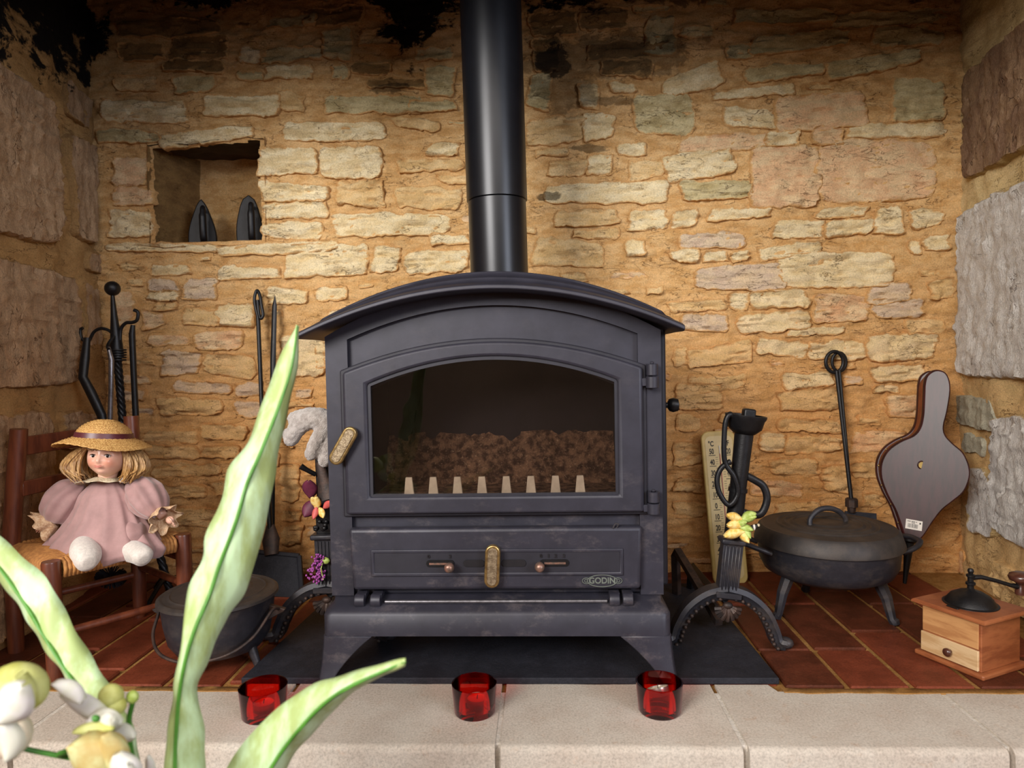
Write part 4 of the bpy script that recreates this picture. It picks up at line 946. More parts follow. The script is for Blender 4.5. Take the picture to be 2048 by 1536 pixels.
for (px, py, s) in ((86, 1052, -1), (340, 1040, 1)):     # little hands inside the lace cuffs
    c = D(px, py, 1.43); ax = Vector((s*.8, -.3, -.5)).normalized(); sd = Vector((0, -.6, .8)); mb.ball(c, (.010, .006, .009), 10)
    for k_ in range(4): o = sd*(.0045*(k_-1.5)); ln = (.013, .016, .015, .011)[k_]; mb.tube([c+o, c+o+ax*ln*.6, c+o+ax*ln+Vector((0, 0, -.003))], [.0024, .0022, .0014], 6)
    mb.tube([c-sd*.006, c-sd*.011+ax*.004, c-sd*.012+ax*.010], [.0026, .0024, .0015], 6)
body = mb.build('body', 'porcelain', doll, 180, fix=False)
# painted blush on the cheeks
pm = M['porcelain']; t = NT(pm); pb_ = t.n['Principled BSDF']; tc = t.new('ShaderNodeTexCoord'); acc = None
for sx_ in (-1, 1):
    cc = HR @ Vector((sx_*.020, -.040, -.013)); vm = t.new('ShaderNodeVectorMath', operation='DISTANCE'); t.link(tc.outputs['Object'], vm.inputs[0]); vm.inputs[1].default_value = cc
    q = t.maprange(vm.outputs['Value'], .020, .004, 0, .75); acc = q if acc is None else t.math('MAXIMUM', acc, q)
old = pb_.inputs['Base Color'].links[0].from_socket; t.link(t.mix(acc, old, srgb('d08a72')), pb_.inputs['Base Color'])
for sx_ in (-1, 1):
    e0 = Vector((sx_*.0145, -.0345, .0025))
    mb = MB().ball(e0, (.0062, .0045, .0046), 16, HR); mb.build('eye', 'eyewhite', doll, 180)
    mb = MB().ball(e0+Vector((.0006, -.0024, 0)), (.0036, .0026, .0038), 14, HR); mb.build('iris', 'eye', doll, 180)
    mb = MB().tube([e0+Vector((x, -.0042-.0006*(1-(x/.007)**2), .0034-.0026*(x/.007)**2)) for x in (-.007, -.0045, -.002, 0, .002, .0045, .007)], [.0002, .0007, .0009, .0010, .0009, .0007, .0002], 6, M4=HR); mb.build('eyelash', 'eye', doll, 60)
    mb = MB().tube([e0+Vector((x, -.0032+.0010*abs(x/.008), .0108-.0028*(x/.008)**2)) for x in (-.008, -.004, 0, .004, .008)], [.0002, .0005, .0006, .0005, .0002], 6, M4=HR); mb.build('eyebrow', 'brow', doll, 60)
mb = MB()
for s, z, r in ((1, -.0185, .0011), (-1, -.0212, .0014)):
    mb.tube([Vector((x, -.0452+.9*x*x/.01*.45, z+(.0016*(abs(x)/.008)**2) - (0.0006 if s > 0 and abs(x) < .001 else 0))) for x in [(-.0075+.0015*i) for i in range(11)]], [r*sqrt(max(.02, 1-(abs(-5+i)/5.2)**2)) for i in range(11)], 8, M4=HR)
mb.build('lips', 'lip', doll, 60)
# hair: a bob of curved strands
rh = random.Random(9); mb = MB()
for i in range(330):
    th = rh.uniform(0, 2*pi)            # angle, face at -y
    df = abs(((th-1.5*pi+pi) % (2*pi))-pi)
    side = min(1, max(0, (df-.62)/.35))
    if df < .80:
        x = sin(rh.uniform(-.95, .95)); r0 = Vector((.036*x, -.030+.010*x*x, .030)); e_ = Vector((.038*x+rh.gauss(0, .003), -.041+.018*x*x, .0135+.004*rh.random()))
        mb.tube([HR @ r0, HR @ (r0.lerp(e_, .5)+Vector((0, -.004, 0))), HR @ e_], [.0022, .002, .0006], 5)
        continue
    sx_ = cos(th); sy_ = sin(th); left = 1.25 if sx_ < 0 else 1.0
    R1 = (.046+rh.uniform(0, .016)*left); zb = -.050+rh.uniform(-.008, .012)
    a = Vector((.032*sx_, .030*sy_+.004, .034)); b = Vector((R1*sx_*1.18, (R1-.006)*sy_*.8+.006, .004)); c = Vector((R1*sx_*1.30*left**.3, (R1-.004)*sy_*.8+.004, -.026)); d = Vector(((R1-.006)*sx_*(1.12), (R1-.008)*sy_*.8+.002, zb))
    w = rh.uniform(-.006, .006); c.x += w; d.x -= w
    mb.tube([HR @ q for q in bez([a, b, c, d], 4)], [.003]*4+[.0036]*5+[.003, .002, .0014, .0006], 5)
mb.ball((0, .006, .014), (.040, .038, .034), 20, HR)
mb.build('hair', 'hair', doll, 60, fix=False)
# hat
HH = Matrix.Translation(D(208, 879, 1.440)) @ Matrix.Rotation(radians(-5), 4, 'X') @ Matrix.Rotation(radians(4), 4, 'Y')
base = [(.0, .042), (.012, .0415), (.024, .039), (.036, .033), (.046, .025), (.052, .017), (.0545, .010), (.057, .004), (.066, .000), (.076, -.004), (.086, -.0095), (.0945, -.014)]
bp = bez([(r, 0, z) for r, z in base], 10); prof = []; acc_ = 0
for i, p in enumerate(bp):
    if i: acc_ += (bp[i]-bp[i-1]).length
    prof.append((max(.0002, p.x), p.z+.0020*abs(sin(acc_*pi/.0062))))
full = prof+[(r+(0.0 if i else 0), z-.0022) for i, (r, z) in enumerate(reversed(prof))]
mb = MB(); n = 72; rings = []
for r, z in full: rings.append([(r*cos(2*pi*i/n)*(1+.02*sin(2*pi*i/n*2)), r*sin(2*pi*i/n), z+(.004*sin(2*pi*i/n*3+1)-.004*cos(4*pi*i/n))*max(0, (r-.06)/.035)+.0005*((i % 2)*2-1)) for i in range(n)])
mb.loft(rings, True, True, HH); mb.build('straw_hat', 'straw', doll, 60)
mb = MB().loft([[(r*cos(2*pi*i/40), r*sin(2*pi*i/40), z) for i in range(40)] for r, z in ((.0555, .004), (.0583, .004), (.0560, .0155), (.0535, .0155))], True, False, HH); mb.build('hat_ribbon', 'ribbon', doll, 40)
# dress: pleated body
rows = [(962, 190, 240, .020), (970, 180, 246, .028), (985, 165, 262, .040), (1005, 158, 272, .048), (1030, 145, 283, .056), (1055, 125, 296, .068), (1078, 100, 312, .080), (1096, 90, 326, .086), (1110, 98, 318, .080), (1114, 110, 306, .06)]
rings = []; n = 72
for k_, (py, xl, xr, d_) in enumerate(rows):
    cy = 1.475; l = D(xl, py, cy-.02); r = D(xr, py, cy-.02); c = (l+r)/2; hw = (r-l).length/2; t_ = k_/len(rows)
    rg = []
    for i in range(n):
        a = 2*pi*i/n; pl = 1+(.03+.10*t_)*(.5-abs(sin(a*7.5+.9*sin(a*2))))*1.4+.05*t_*sin(a*7+.7+t_*2)
        rg.append((c.x+hw*cos(a)*pl, c.y+d_*sin(a)*pl*1.02, c.z+.006*sin(a*4+k_*.5)*t_))
    rings.append(rg)
rings2 = []
for k_ in range(len(rings)-1):
    for s in range(3): rings2.append([tuple(Vector(rings[k_][i]).lerp(Vector(rings[k_+1][i]), s/3)) for i in range(n)])
rings2.append(rings[-1]); mb = MB().loft(rings2); mb.build('dress', 'dress', doll, 180, sub=1)
# lap / skirt over the legs
def puff(pts, rads, nm, m='dress', folds=9, amp=.08, flat=1.):
    path = bez([D(*p) for p in pts], 6); mm = len(path); mb = MB(); rr_2 = []
    for i in range(mm):
        u = i/(mm-1)*(len(rads)-1); k0 = min(int(u), len(rads)-2); rr_2.append(rads[k0]+(rads[k0+1]-rads[k0])*(u-k0))
    u = None; rings = []
    for i, p in enumerate(path):
        t_ = (path[min(i+1, mm-1)]-path[max(i-1, 0)]).normalized(); u = Vector((0, -1, 0)) if u is None else u; u = (u-t_*u.dot(t_)).normalized(); w = t_.cross(u)
        rings.append([p+(w*cos(a)+u*sin(a)*flat)*rr_2[i]*(1+amp*sin(a*folds+i*.15)) for a in [2*pi*j/48 for j in range(48)]])
    mb.loft(rings); return mb.build(nm, m, doll, 180, sub=1)
puff([(168, 968, 1.47), (140, 990, 1.455), (122, 1018, 1.445), (110, 1042, 1.44)], [.012, .036, .044, .040, .022], 'sleeve')
puff([(262, 966, 1.47), (285, 985, 1.455), (302, 1005, 1.445), (318, 1028, 1.44)], [.012, .034, .040, .036, .020], 'sleeve')
puff([(150, 1075, 1.47), (150, 1085, 1.44), (160, 1100, 1.415)], [.03, .056, .052, .028], 'skirt_fold', folds=5, amp=.05, flat=.7)
puff([(250, 1070, 1.47), (262, 1080, 1.44), (272, 1090, 1.42)], [.03, .050, .044, .024], 'skirt_fold', folds=5, amp=.05, flat=.7)
def ruffle(c, ax, r0, r1, h, m, nm, waves=9, amp=.12, parent=doll, n=90, th=.0008):
    ax = Vector(ax).normalized(); u = Vector((0, 0, 1)); u = (u-ax*u.dot(ax)).normalized(); w = ax.cross(u); rings = []
    for k_ in range(7):
        t_ = k_/6; r = r0+(r1-r0)*t_
        rings.append([Vector(c)+ax*(h*t_+.10*h*t_*sin(a*waves*1.0+1))+(w*cos(a)+u*sin(a))*r*(1+amp*t_*sin(a*waves)+(.03*sin(a*waves*4) if k_ == 6 else 0)) for a in [2*pi*j/n for j in range(n)]])
    mb = MB().loft(rings, True, False); o = mb.build(nm, m, parent, 180, fix=False); s = o.modifiers.new('solid', 'SOLIDIFY'); s.thickness = th; return o
ruffle(D(108, 1040, 1.438), (-.75, -.45, -.45), .017, .034, .030, 'lace', 'lace_cuff', 7, .22)
ruffle(D(318, 1026, 1.438), (.75, -.5, -.40), .015, .032, .030, 'lace', 'lace_cuff', 7, .22)
ruffle(D(213, 955, 1.458), (.02, -.25, -1), .022, .056, .014, 'lacepale', 'lace_collar', 9, .10)
puff([(170, 1085, 1.41), (168, 1100, 1.38), (174, 1118, 1.350), (180, 1126, 1.338)], [.016, .027, .030, .024, .012], 'sock', 'sock', 3, .04)
puff([(248, 1098, 1.43), (268, 1103, 1.41), (284, 1112, 1.385), (289, 1120, 1.375)], [.020, .024, .022, .021, .010], 'sock', 'sock', 3, .04)
for nm, pts in (('petticoat', [(205, 1116), (230, 1117), (250, 1109), (268, 1098)]),):
    mb = MB().tube(bez([D(a, b, 1.395) for a, b in pts], 6), .0028, 8); mb.build(nm, 'lacepale', doll, 60)
puff([(258, 952, 1.43), (250, 957, 1.425), (240, 963, 1.425)], [.004, .007, .007, .003], 'neck_bow', 'sock', 3, .05)
# ================================================================== LEFT POT
pc = P(438, 1200, 1.41); lp = thing('cast_iron_pot', 'round lidded cast iron pot with wire bail at the left, behind the leaf', 'pot', (pc.x, 1.41, 0)); lp.scale = (.95, .95, .95)
mb = MB().lathe([(0, .030), (.06, .030), (.092, .036), (.108, .060), (.116, .100), (.120, .140), (.124, .146), (.124, .150), (.112, .150), (.108, .10), (.09, .05), (0, .04)], 56); mb.build('body', 'iron', lp, 40)
pr = [(0, .166), (.012, .166)]
for r in [.02+.003*i for i in range(35)]:
    pr.append((r, .1665-.010*(r/.125)**2+(.0022 if int(r/.003+.5) in (15, 22, 34) or .040 < r < .046 or .066 < r < .070 or r > .117 else 0)))
pr += [(.128, .155), (.129, .149), (.124, .146)]
mb = MB().lathe(pr+[(0, .146)], 56); mb.build('lid', 'lidiron', lp, 40)
mb = MB().tube(bez([(-.02, 0, .166), (-.014, 0, .184), (.014, 0, .184), (.02, 0, .166)], 5), .005, 8); mb.build('lid_handle', 'iron', lp, 50)
for a in (-1.9, -.3, 1.6): 
    mb = MB().tube([(.085*cos(a), .085*sin(a), .045), (.098*cos(a), .098*sin(a), .015), (.104*cos(a), .104*sin(a), 0)], [.012, .009, .008], 8); mb.build('leg', 'iron', lp, 50)
for s in (-1, 1):
    mb = MB().prism([(s*.112, .130), (s*.155, .118), (s*.150, .112), (s*.112, .092)], -.006, .006); mb.build('ear', 'rust', lp, 30, .002)
mb = MB().tube(bez([(-.140, .0, .116), (-.128, -.012, .135), (-.122, -.035, .118), (-.112, -.075, .085), (-.07, -.117, .062), (0, -.134, .053), (.07, -.117, .062), (.112, -.078, .085), (.135, -.03, .125), (.140, 0, .116)], 6), .0035, 8); mb.build('bail_handle', 'rust', lp, 60)
# ================================================================== RIGHT DUTCH OVEN
q = P(1659, 1065, 1.685); dp = thing('footed_dutch_oven', 'large footed cast iron dutch oven with domed lid right of the stove', 'pot', (q.x-.006, 1.685, 0)); dp.scale = (.93, .93, 1)
mb = MB().lathe([(0, .088), (.08, .088), (.125, .092), (.158, .108), (.170, .130), (.1745, .175), (.176, .182), (.165, .182), (.155, .12), (0, .10)], 64); mb.build('body', 'iron', dp, 40)
pr = [(0, .2225)]
for i in range(46):
    r = .006+.0034*i; z = .2225-.010*(r/.165)**2
    if .048 < r < .055 or .082 < r < .089 or .104 < r < .110 or .122 < r < .127: z += .0028
    pr.append((r, z))
pr += [(.166, .2145), (.173, .2085), (.180, .190), (.1835, .179), (.1835, .176), (.176, .176), (0, .178)]
mb = MB().lathe(pr, 72); mb.build('lid', 'lidiron', dp, 40)
mb = MB().tube(bez([(-.053, -.022, .216), (-.050, -.018, .236), (-.028, -.012, .254), (0, -.006, .258), (.028, 0, .250), (.048, .004, .233), (.052, .006, .216)], 6), .0068, 10); mb.build('lid_handle', 'iron', dp, 60)
for a in (-2.82, -.62, 1.55):
    c_, s_2 = cos(a), sin(a); mb = MB().tube([(.115*c_, .115*s_2, .112), (.140*c_, .140*s_2, .060), (.152*c_, .152*s_2, .012), (.158*c_, .158*s_2, .006), (.160*c_, .160*s_2, 0)], [.018, .0145, .011, .013, .011], 8); mb.build('leg', 'iron', dp, 40)
for s, w in ((-1, .060), (1, .060)):
    mb = MB().tube(bez([(s*.165, -w, .160), (s*.20, -w*.92, .172), (s*.226, -w*.45, .178), (s*.232, 0, .178), (s*.226, w*.45, .178), (s*.20, w*.92, .172), (s*.165, w, .160)], 6), .0078, 10, flat=.8); mb.build('side_handle', 'iron', dp, 60)
for i in range(5):
    pass
# ================================================================== ASH SHOVEL BEHIND THE DUTCH OVEN
as_ = thing('ring_handled_shovel', 'thin shovel with twin ring handle leaning on the wall behind the dutch oven', 'shovel', G(1690, 1165).to_tuple()); L = Vector(as_.location)
tp = P(1673, 742, 1.965); bt = P(1703, 1003, 1.915)
world_tube(as_, [tp, tp.lerp(bt, .5), bt], .0058, 'black', 'handle')
world_tube(as_, [tp+Vector((.008, -.002, 0)), tp.lerp(bt, .5)+Vector((.004, -.003, 0)), bt], .0035, 'black', 'handle_twist')
for cx, rx, ry, Y in ((1669, 17.5, 21, 1.965), (1678, 14, 19, 1.972)):
    world_tube(as_, [P(cx+rx*cos(a), 724+ry*sin(a), Y) for a in [2*pi*i/24 for i in range(24)]], .0052 if cx < 1670 else .0045, 'black', 'ring_handle', closed=True)
mb = MB(); c = P(1703, 1006, 1.915)-L; mb.lathe([(0, -.026), (.010, -.026), (.012, -.018), (.012, -.012), (.0175, -.010), (.0175, .010), (.013, .014), (0, .014)], 8, c=tuple(c)); mb.build('socket', 'rust', as_, 30)
q4 = [P(1690, 1022, 1.92), P(1752, 1027, 1.92), P(1758, 1160, 1.86), P(1690, 1160, 1.86)]; mb = MB(); nm_ = (q4[1]-q4[0]).cross(q4[3]-q4[0]).normalized()*.003
mb.add([p-L+nm_ for p in q4]+[p-L-nm_ for p in q4], [(0, 1, 2, 3), (7, 6, 5, 4)]+[(i, 4+i, 4+(i+1) % 4, (i+1) % 4) for i in range(4)]); mb.build('blade', 'slate', as_, 0)
# ================================================================== BELLOWS
bl2 = thing('fireplace_bellows', 'dark wooden fireplace bellows leaning in the right corner', 'bellows', P(1815, 1172, 1.845).to_tuple()); L = Vector(bl2.location)
out = [(1848, 772), (1853, 752), (1870, 740), (1889, 743), (1899, 757), (1902, 782), (1896, 822), (1889, 852), (1892, 870), (1906, 886), (1928, 906), (1940, 934), (1940, 958), (1928, 985), (1906, 1004), (1886, 1020), (1867, 1044), (1850, 1070), (1838, 1080), (1812, 1078), (1801, 1050), (1790, 1020), (1774, 990), (1762, 957), (1762, 926), (1776, 900), (1801, 882), (1826, 871), (1839, 856), (1845, 832), (1847, 800)]
def by(px, py): return 1.815-(px-1850)*.00062+(900-py)*.00018
cen2 = Vector((1850, 930))
def bpt(px, py, back=0, sc=1.): 
    x = cen2.x+(px-cen2.x)*sc; y = cen2.y+(py-cen2.y)*sc
    return P(x, y, by(x, y))+Vector((.15, .98, 0))*back-L
smo = [Vector((a, b, 0)) for a, b in out]; smo = bez(smo+[smo[0]], 4)[:-1]
def slab_(b0, b1, sc, nm, m, bev=.003):
    mb = MB(); n = len(smo); a = [bpt(p.x, p.y, b0, sc) for p in smo]; b = [bpt(p.x, p.y, b1, sc) for p in smo]
    mb.add(a+b, [tuple(range(n)), tuple(range(2*n-1, n-1, -1))]+[(i, i+n, (i+1) % n+n, (i+1) % n) for i in range(n)]); return mb.build(nm, m, bl2, 30, bev, 3)
slab_(0, .013, 1., 'front_board', 'bellows', .004)
slab_(.013, .028, .965, 'leather', 'leather'); slab_(.028, .040, .94, 'leather', 'leather'); slab_(.040, .052, .985, 'back_board', 'bellows')
c = bpt(1843, 930, 0); mb = MB().tube([c+Vector((.0090*cos(a), 0, .0095*sin(a))) for a in [2*pi*i/20 for i in range(20)]], .0022, 8, True); mb.build('valve_rim', 'bellows', bl2, 60)
mb = MB().lathe([(0, 0), (.0085, 0), (.0085, .002), (0, .002)], 20, Matrix.Translation(c) @ Matrix.Rotation(pi/2, 4, 'X')); mb.build('valve_hole', 'board', bl2, 40)
mb = MB(); a = bpt(1826, 1074, .02); b = bpt(1815, 1172, .02)
mb.tube([a, a.lerp(b, .12), a.lerp(b, .16), b], [.020, .020, .012, .0045], 14); mb.build('nozzle', 'black', bl2, 30)
# studs along the edge
for k_ in range(0, len(smo), 5):
    p = smo[k_]
    if p.y > 868: mb = MB().ball(bpt(p.x, p.y, .02, .985), .0032, 6); mb.build('stud', 'brass', bl2, 60)
# sticker with barcode
st = MB(); q = [bpt(x, y, -.0006) for x, y in ((1812, 1037), (1845, 1043), (1843, 1062), (1810, 1056))]; n_ = Vector((-.1, -1, 0))*.0006
st.add(q+[p+n_ for p in q], [(0, 1, 2, 3), (7, 6, 5, 4)]+[(i, (i+1) % 4, 4+(i+1) % 4, 4+i) for i in range(4)]); stk = st.build('price_sticker', 'paper', bl2, 0); stk['label'] = 'white sticker with barcode'
def bar(u0, u1, v0, v1, nm='barcode'):
    def s_(u, v): return q[0].lerp(q[1], u).lerp(q[3].lerp(q[2], u), v)+n_*1.3
    return [s_(u0, v0), s_(u1, v0), s_(u1, v1), s_(u0, v1)]
mb = MB(); rb = random.Random(2); u = .14
while u < .74:
    w = rb.choice((.012, .018, .026)); k_ = bar(u, u+w, .42, .84); mb.add(k_, [(0, 1, 2, 3)]); u += w+rb.choice((.012, .018, .026))
for u in (.10, .17, .24, .34, .40, .46, .52, .62): mb.add(bar(u, u+.045, .14, .24), [(0, 1, 2, 3)])
for u in (.36, .43, .50): mb.add(bar(u, u+.045, .29, .37), [(0, 1, 2, 3)])
mb.add(bar(.82, .91, .18, .36), [(0, 1, 2, 3)]); bc = mb.build('barcode', 'ink', stk, 0, fix=False); 
# ================================================================== COFFEE GRINDER
ga, gb, gc = G(1829, 1306), G(1968, 1364), G(2037, 1326)
ex = (gb-ga); Wd = ex.length; ang = math.atan2(ex.y, ex.x); Dp = Wd*.98
ey = Vector((-sin(ang), cos(ang), 0)); cen3 = ga+ex/2+ey*Dp/2
gr = thing('coffee_grinder', 'wooden box coffee grinder with iron crank at the lower right', 'coffee grinder', (cen3.x, cen3.y, 0.0005), ang)
h = Wd/2
MB().box(-h, h, -h, h, 0, .010).build('base', 'grinder', gr, 0, .003, 2)
i_ = h-.011
mb = MB().box(-i_, i_, -i_, i_, .010, .108); mb.build('box', 'grinder', gr, 0, .0015, 1)
mb = MB().box(-i_+.001, i_-.005, -i_-.0016, -i_, .054, .107); p_ = mb.build('front_panel', 'grinderlight', gr, 0, .0006, 1); p_['label'] = 'paler worn front panel'
mb = MB().box(-i_-.001, i_-.004, -i_-.0045, -i_+.01, .0115, .0515); dr = mb.build('drawer', 'drawer', gr, 0, .001, 1); dr['label'] = 'pale wooden drawer front'
mb = MB().lathe([(0, 0), (.004, 0), (.004, .004), (.008, .008), (.0085, .012), (.006, .015), (0, .016)], 18, Matrix.Translation((.002, -i_-.0045, .031)) @ Matrix.Rotation(pi/2, 4, 'X')); mb.build('knob', 'knobwood', dr, 50)
k2 = h+.004
mb = MB().loft([[(x, y, z) for x, y in ((-a, -a), (a, -a), (a, a), (-a, a))] for a, z in ((k2-.006, .108), (k2, .111), (k2, .114), (k2-.002, .1165), (k2-.004, .118))]); mb.build('top_board', 'grinder', gr, 0)
mb = MB().lathe([(.050, .118), (.050, .1195), (.046, .1205), (.044, .124), (.036, .135), (.022, .143), (.010, .146), (.006, .150), (.006, .156), (.009, .158), (.009, .162), (.0055, .164), (.0055, .172), (.008, .174), (.008, .178), (.004, .180), (.006, .186), (.0045, .190), (0, .191)], 40, cap=False); mb.build('iron_dome', 'black', gr, 35)
MB().box(-.012, .012, -.058, .058, .118, .1205).build('dome_flange', 'black', gr, 0, .003)
ang2 = -ang-.10; cd, sd_ = cos(ang2), sin(ang2)
def cr(r, z): return (r*cd, r*sd_, z)
mb = MB().tube([cr(0, .172), cr(.02, .1735), cr(.05, .166), cr(.075, .158), cr(.088, .156)], [.0055, .0045, .004, .004, .006], 10); mb.build('crank', 'black', gr, 50)
mb = MB().lathe([(0, -.012), (.010, -.012), (.0105, -.006), (.007, .002), (.0065, .008), (.012, .013), (.020, .017), (.0225, .023), (.020, .029), (.012, .033), (0, .034)], 24, Matrix.Translation(cr(.094, .152))); mb.build('crank_knob', 'knobwood', gr, 50)
# ================================================================== THERMOMETER
tb_ = P(1462, 1172, 1.90); tt = P(1434, 862, 1.962); th = thing('thermometer', 'tall cream thermometer board leaning on the wall behind the right andiron', 'thermometer', tuple(tb_))
uz = (tt-tb_); TL = uz.length; uz.normalize(); ux = Vector((1, 0, 0)); ux = (ux-uz*ux.dot(uz)).normalized(); uy = uz.cross(ux)
R3 = Matrix((ux, uy, uz)).transposed().to_4x4(); hw = .0485
def rrect(hw_, z0, z1, r, n=6):
    return [(cx+r*cos(a+pi/2*i/n), cz+r*sin(a+pi/2*i/n)) for cx, cz, a in ((hw_-r, z1-r, 0), (-hw_+r, z1-r, pi/2), (-hw_+r, z0+r, pi), (hw_-r, z0+r, 1.5*pi)) for i in range(n+1)]
MB().prism(rrect(hw, .004, TL, .022), -.006, .006, R3).build('board', 'board', th, 35, .003, 2)
MB().prism(rrect(hw-.010, .02, TL-.014, .016), -.0068, -.006, R3).build('scale_plate', 'board2', th, 0)
def tz(py): return TL*(1172-py)/(1172-862)
mb = MB().tube([(0, -.0080, tz(1150)), (0, -.0080, tz(892))], .0016, 8, M4=R3); mb.build('glass_tube', 'paper', th, 60)
mb = MB().tube([(0, -.0088, tz(1150)), (0, -.0088, tz(908))], .0011, 8, M4=R3); mb.ball((0, -.009, tz(1152)), .004, 10, R3); mb.build('red_spirit', 'red', th, 60)
mk = MB(); fk = MB()
for i in range(10):
    z = tz(911+21.9*i); mk.box(-.031, -.012, -.0072, -.0066, z-.0009, z+.0009, R3)
    for j in range(1, 10 if i < 9 else 1):
        zz = z-j*(TL*21.9/310)/10
        if j % 2 == 0: mk.box(-.013 if j != 5 else -.018, -.006, -.0072, -.0066, zz-.0005, zz+.0005, R3)
for i in range(9):
    z = tz(912+23.8*i); mk.box(.012, .031, -.0072, -.0066, z-.0009, z+.0009, R3)
    for j in range(1, 10 if i < 8 else 1):
        zz = z-j*(TL*23.8/310)/10
        if j % 2 == 0: mk.box(.006, .013, -.0072, -.0066, zz-.0005, zz+.0005, R3)
mk.build('scale_marks', 'ink', th, 0)['kind'] = 'stuff'
XR = Matrix.Rotation(pi/2, 4, 'X')
for i, s in enumerate(('50', '40', '30', '20', '10', '0', '10', '20', '30', '40')): text(s, .021, 'ink', th, R3 @ Matrix.Translation((-.0225, -.0070, tz(903.5+21.9*i))) @ XR, bold=.0006, sx=.62, name='numeral')
for i, s in enumerate(('120', '100', '80', '60', '40', '20', '0', '20', '40')): text(s, .021, 'ink', th, R3 @ Matrix.Translation((.0225, -.0070, tz(904.5+23.8*i))) @ XR, bold=.0006, sx=.55, name='numeral')
text('°C', .020, 'ink', th, R3 @ Matrix.Translation((-.0225, -.0070, tz(888))) @ XR, bold=.0006, sx=.7, name='numeral'); text('°F', .020, 'ink', th, R3 @ Matrix.Translation((.0225, -.0070, tz(888))) @ XR, bold=.0006, sx=.7, name='numeral')
# ================================================================== FLAT IRONS IN THE NICHE
def flat_iron(label, px, w, top, round_, rz):
    c = P(px, 486, 2.07); t = thing('flat_iron', label, 'flat iron', (c.x, c.y, nD.z-.004), rz, 'old flat irons in the wall niche'); H = (486-top)/FPX*2.07; W_ = w/2
    sil = []
    for i in range(13):
        u = i/12; sil.append((W_*(1-(u**(2.6 if round_ else 1.9)))**(.5 if round_ else .75)*(.93+.07*sin(pi*min(1, u*1.5))), H*u))
    poly = sil+[(-x, z) for x, z in reversed(sil[:-1])]
    MB().prism(poly, 0, .024).build('sole_plate', 'black', t, 30, .003, 2)
    mb = MB().tube(bez([(.008, .002, H*.12), (.010, -.034, H*.10), (.010, -.045, H*.25), (.010, -.046, H*.60), (.010, -.036, H*.76), (.008, .002, H*.74)], 5), [.006]*5+[.0105]*11+[.008]*5+[.006]*5, 12); mb.build('handle', 'black', t, 60)
flat_iron('pointed flat iron standing upright in the wall niche, the left one', 405, .086, 388, False, radians(18))
flat_iron('round topped flat iron standing upright in the wall niche, the right one', 500, .080, 383, True, radians(18))
# ================================================================== PLANT IN THE FOREGROUND
pl = thing('flowering_plant', 'tall green leaves and creamy blossoms of an out of focus plant in the foreground', 'plant', (-.40, .74, -.50)); L = Vector(pl.location)
def leaf(rows, th_=.0012, fold=.020):
    A = bez([P(r[0], r[1], r[6]) for r in rows], 6); Mi = bez([P(r[2], r[3], r[6]-fold*r[7]) for r in rows], 6); B = bez([P(r[4], r[5], r[6]+.004) for r in rows], 6)
    v = []; n = len(A)
    for i in range(n):
        a, m_, b = A[i]-L, Mi[i]-L, B[i]-L; wv = .0015*sin(i*.8)
        for t_ in (0, .33, .66): v.append(a.lerp(m_, t_)+Vector((0, -.002*sin(pi*t_)+wv, 0)))
        for t_ in (0, .33, .66, 1): v.append(m_.lerp(b, t_)+Vector((0, -.002*sin(pi*t_)-wv, 0)))
    f = [(i*7+j, i*7+j+1, (i+1)*7+j+1, (i+1)*7+j) for i in range(n-1) for j in range(6)]
    mb = MB().add(v, f); o = mb.build('leaf', 'leaf', pl, 180, fix=False); s = o.modifiers.new('solid', 'SOLIDIFY'); s.thickness = th_
    mb = MB().tube([m_-L+Vector((0, -.0012, 0)) for m_ in Mi], [.0012+.0012*min(1, i/20) for i in range(n)], 6); mb.build('midrib', 'midrib', o, 60)
leaf([(595, 650, 595, 651, 597, 652, .86, 0), (562, 712, 585, 730, 593, 735, .85, .4), (528, 800, 558, 815, 574, 822, .84, .8), (497, 885, 522, 905, 556, 905, .82, 1), (456, 940, 494, 970, 545, 975, .81, 1), (447, 995, 474, 1040, 523, 1075, .80, 1), (415, 1062, 440, 1130, 492, 1178, .79, 1), (405, 1120, 418, 1195, 460, 1225, .78, 1), (376, 1182, 392, 1255, 436, 1270, .77, 1), (368, 1262, 372, 1320, 412, 1330, .76, .8), (352, 1352, 360, 1385, 392, 1378, .755, .7), (345, 1410, 356, 1425, 404, 1430, .75, .6), (334, 1480, 352, 1490, 410, 1490, .745, .6), (330, 1560, 350, 1570, 408, 1570, .74, .6), (326, 1700, 345, 1700, 385, 1700, .74, .5), (335, 1860, 345, 1860, 360, 1860, .74, .2)])
leaf([(-120, 960, -110, 955, -95, 950, .86, 0), (-60, 1080, -45, 1065, -30, 1035, .84, .5), (0, 1160, 4, 1140, 0, 1072, .82, 1), (38, 1212, 50, 1205, 52, 1118, .81, 1), (66, 1258, 84, 1262, 100, 1165, .80, 1), (98, 1308, 116, 1314, 134, 1228, .79, 1), (132, 1352, 148, 1362, 170, 1292, .78, 1), (160, 1392, 176, 1408, 208, 1352, .77, .8), (200, 1440, 212, 1450, 240, 1405, .765, .6), (232, 1490, 250, 1500, 268, 1460, .76, .5), (255, 1560, 268, 1560, 282, 1540, .75, .5), (290, 1700, 298, 1700, 308, 1690, .745, .3), (328, 1860, 333, 1860, 338, 1855, .74, .1)])
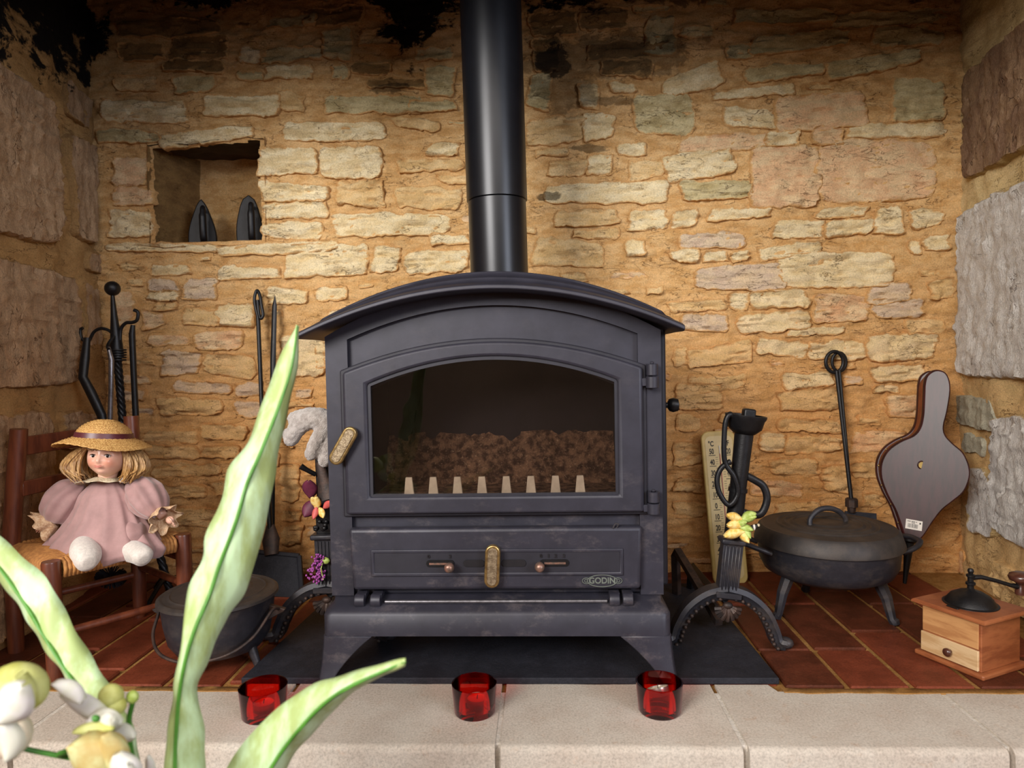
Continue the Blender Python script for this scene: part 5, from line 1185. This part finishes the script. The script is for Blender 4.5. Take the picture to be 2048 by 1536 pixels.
leaf([(812, 1317, 812, 1322, 810, 1330, .70, 0), (755, 1330, 760, 1345, 762, 1352, .71, .4), (690, 1350, 705, 1370, 712, 1378, .72, .8), (630, 1368, 655, 1402, 668, 1418, .73, 1), (575, 1402, 608, 1448, 628, 1462, .735, 1), (525, 1445, 566, 1500, 588, 1506, .74, 1), (470, 1510, 528, 1560, 562, 1560, .74, 1), (430, 1590, 480, 1640, 520, 1640, .74, .7), (385, 1700, 410, 1720, 440, 1730, .74, .5), (350, 1860, 360, 1860, 372, 1860, .74, .1)])
leaf([(575, 1440, 572, 1440, 568, 1445, .75, 0), (545, 1500, 556, 1505, 570, 1500, .75, .5), (505, 1570, 530, 1580, 562, 1570, .75, .6), (430, 1700, 450, 1700, 480, 1700, .745, .5), (350, 1860, 356, 1860, 362, 1860, .74, .1)])
def bud(cs, m, name='bud'):
    mb = MB()
    for px, py, rx, rz2, tilt, Y in cs: mb.ball(P(px, py, Y)-L, (rx*Y/FPX, rx*Y/FPX*.8, rz2*Y/FPX), 20, rot=Matrix.Rotation(radians(tilt), 3, 'Y'))
    mb.build(name, m, pl, 180)
def pet(px, py, Y, Lp, wp, an, m, cup=.5, curl=.1, tilt=0): petal(pl, m, Lp*Y/FPX, wp*Y/FPX, tuple(P(px, py, Y)-L), (radians(an), 0, tilt), cup, curl, th_ if False else 'petal', .0008)
th_ = 0
Yb = .62
bud([(38, 1375, 60, 50, 20, Yb+.01)], 'petalyellow', 'bud'); pet(6, 1440, Yb-.03, 110, 42, 38, 'petal', .5, .1); pet(40, 1432, Yb-.005, 105, 34, 14, 'petalyellow', .9, .1)
bud([(20, 1470, 44, 48, 25, Yb+.02)], 'petalpink', 'bud'); pet(25, 1515, Yb-.02, 90, 30, 5, 'petal', .7, .1)
Yf = .66
pet(222, 1436, Yf, 118, 26, -66, 'petal', .6, -.1); pet(170, 1400, Yf-.02, 70, 22, -50, 'petal', .8, .1); pet(180, 1440, Yf-.01, 80, 26, 88, 'petal', .5, .1); pet(195, 1452, Yf-.015, 66, 22, 65, 'petal', .5, .1, .2)
bud([(222, 1392, 26, 25, 0, Yf+.01), (232, 1410, 22, 20, 30, Yf+.01)], 'petalyellow'); bud([(265, 1394, 13, 14, 0, Yf+.02)], 'greenflower')
pet(226, 1540, Yf-.02, 100, 62, -28, 'petalbeige', .9, .15); pet(238, 1545, Yf-.03, 96, 34, -8, 'petalbeige', .6, .1); pet(150, 1462, Yf-.02, 95, 16, 82, 'petalyellow', .6, .1)
pet(262, 1570, Yf-.04, 80, 36, -12, 'petal', .6, .1); pet(240, 1570, Yf-.045, 60, 30, 30, 'petal', .5, .1); pet(222, 1462, Yf-.0, 60, 22, 95, 'petal', .5, .1); pet(303, 1560, Yf+.02, 58, 12, 0, 'petal', .5, .1)
bud([(192, 1437, 9, 7, 30, Yf-.04)], 'stem', 'pistil')
for pts in ([(-30, 1480, Yb+.01), (60, 1500, Yb+.03), (120, 1512, .66), (180, 1526, .67), (240, 1570, .69), (330, 1860, .74)], [(222, 1410, Yf+.01), (225, 1470, Yf+.02), (240, 1560, .68), (320, 1750, .73), (345, 1860, .74)], [(265, 1405, Yf+.02), (262, 1500, .69), (330, 1800, .73), (345, 1860, .74)], [(303, 1550, .68), (310, 1650, .70), (345, 1860, .74)], [(130, 1512, .66), (118, 1508, .65), (140, 1500, .64), (155, 1490, .64)]):
    mb = MB().tube(bez([P(*p)-L for p in pts], 6), .0028, 8); mb.build('stem', 'stem', pl, 60)
vz = P(345, 1860, .74)-L
mb = MB().lathe([(0, 0), (.07, 0), (.085, .02), (.095, .15), (.07, .35), (.035, vz.z-.03), (.042, vz.z+.005), (.038, vz.z+.005), (.030, vz.z-.03), (.06, .33), (0, .05)], 40, c=(vz.x, vz.y, 0)); mb.build('vase', 'vase', pl, 50)
# tiny spilt debris on tiles is left to the material; set mesh stats
bpy.context.view_layer.update()
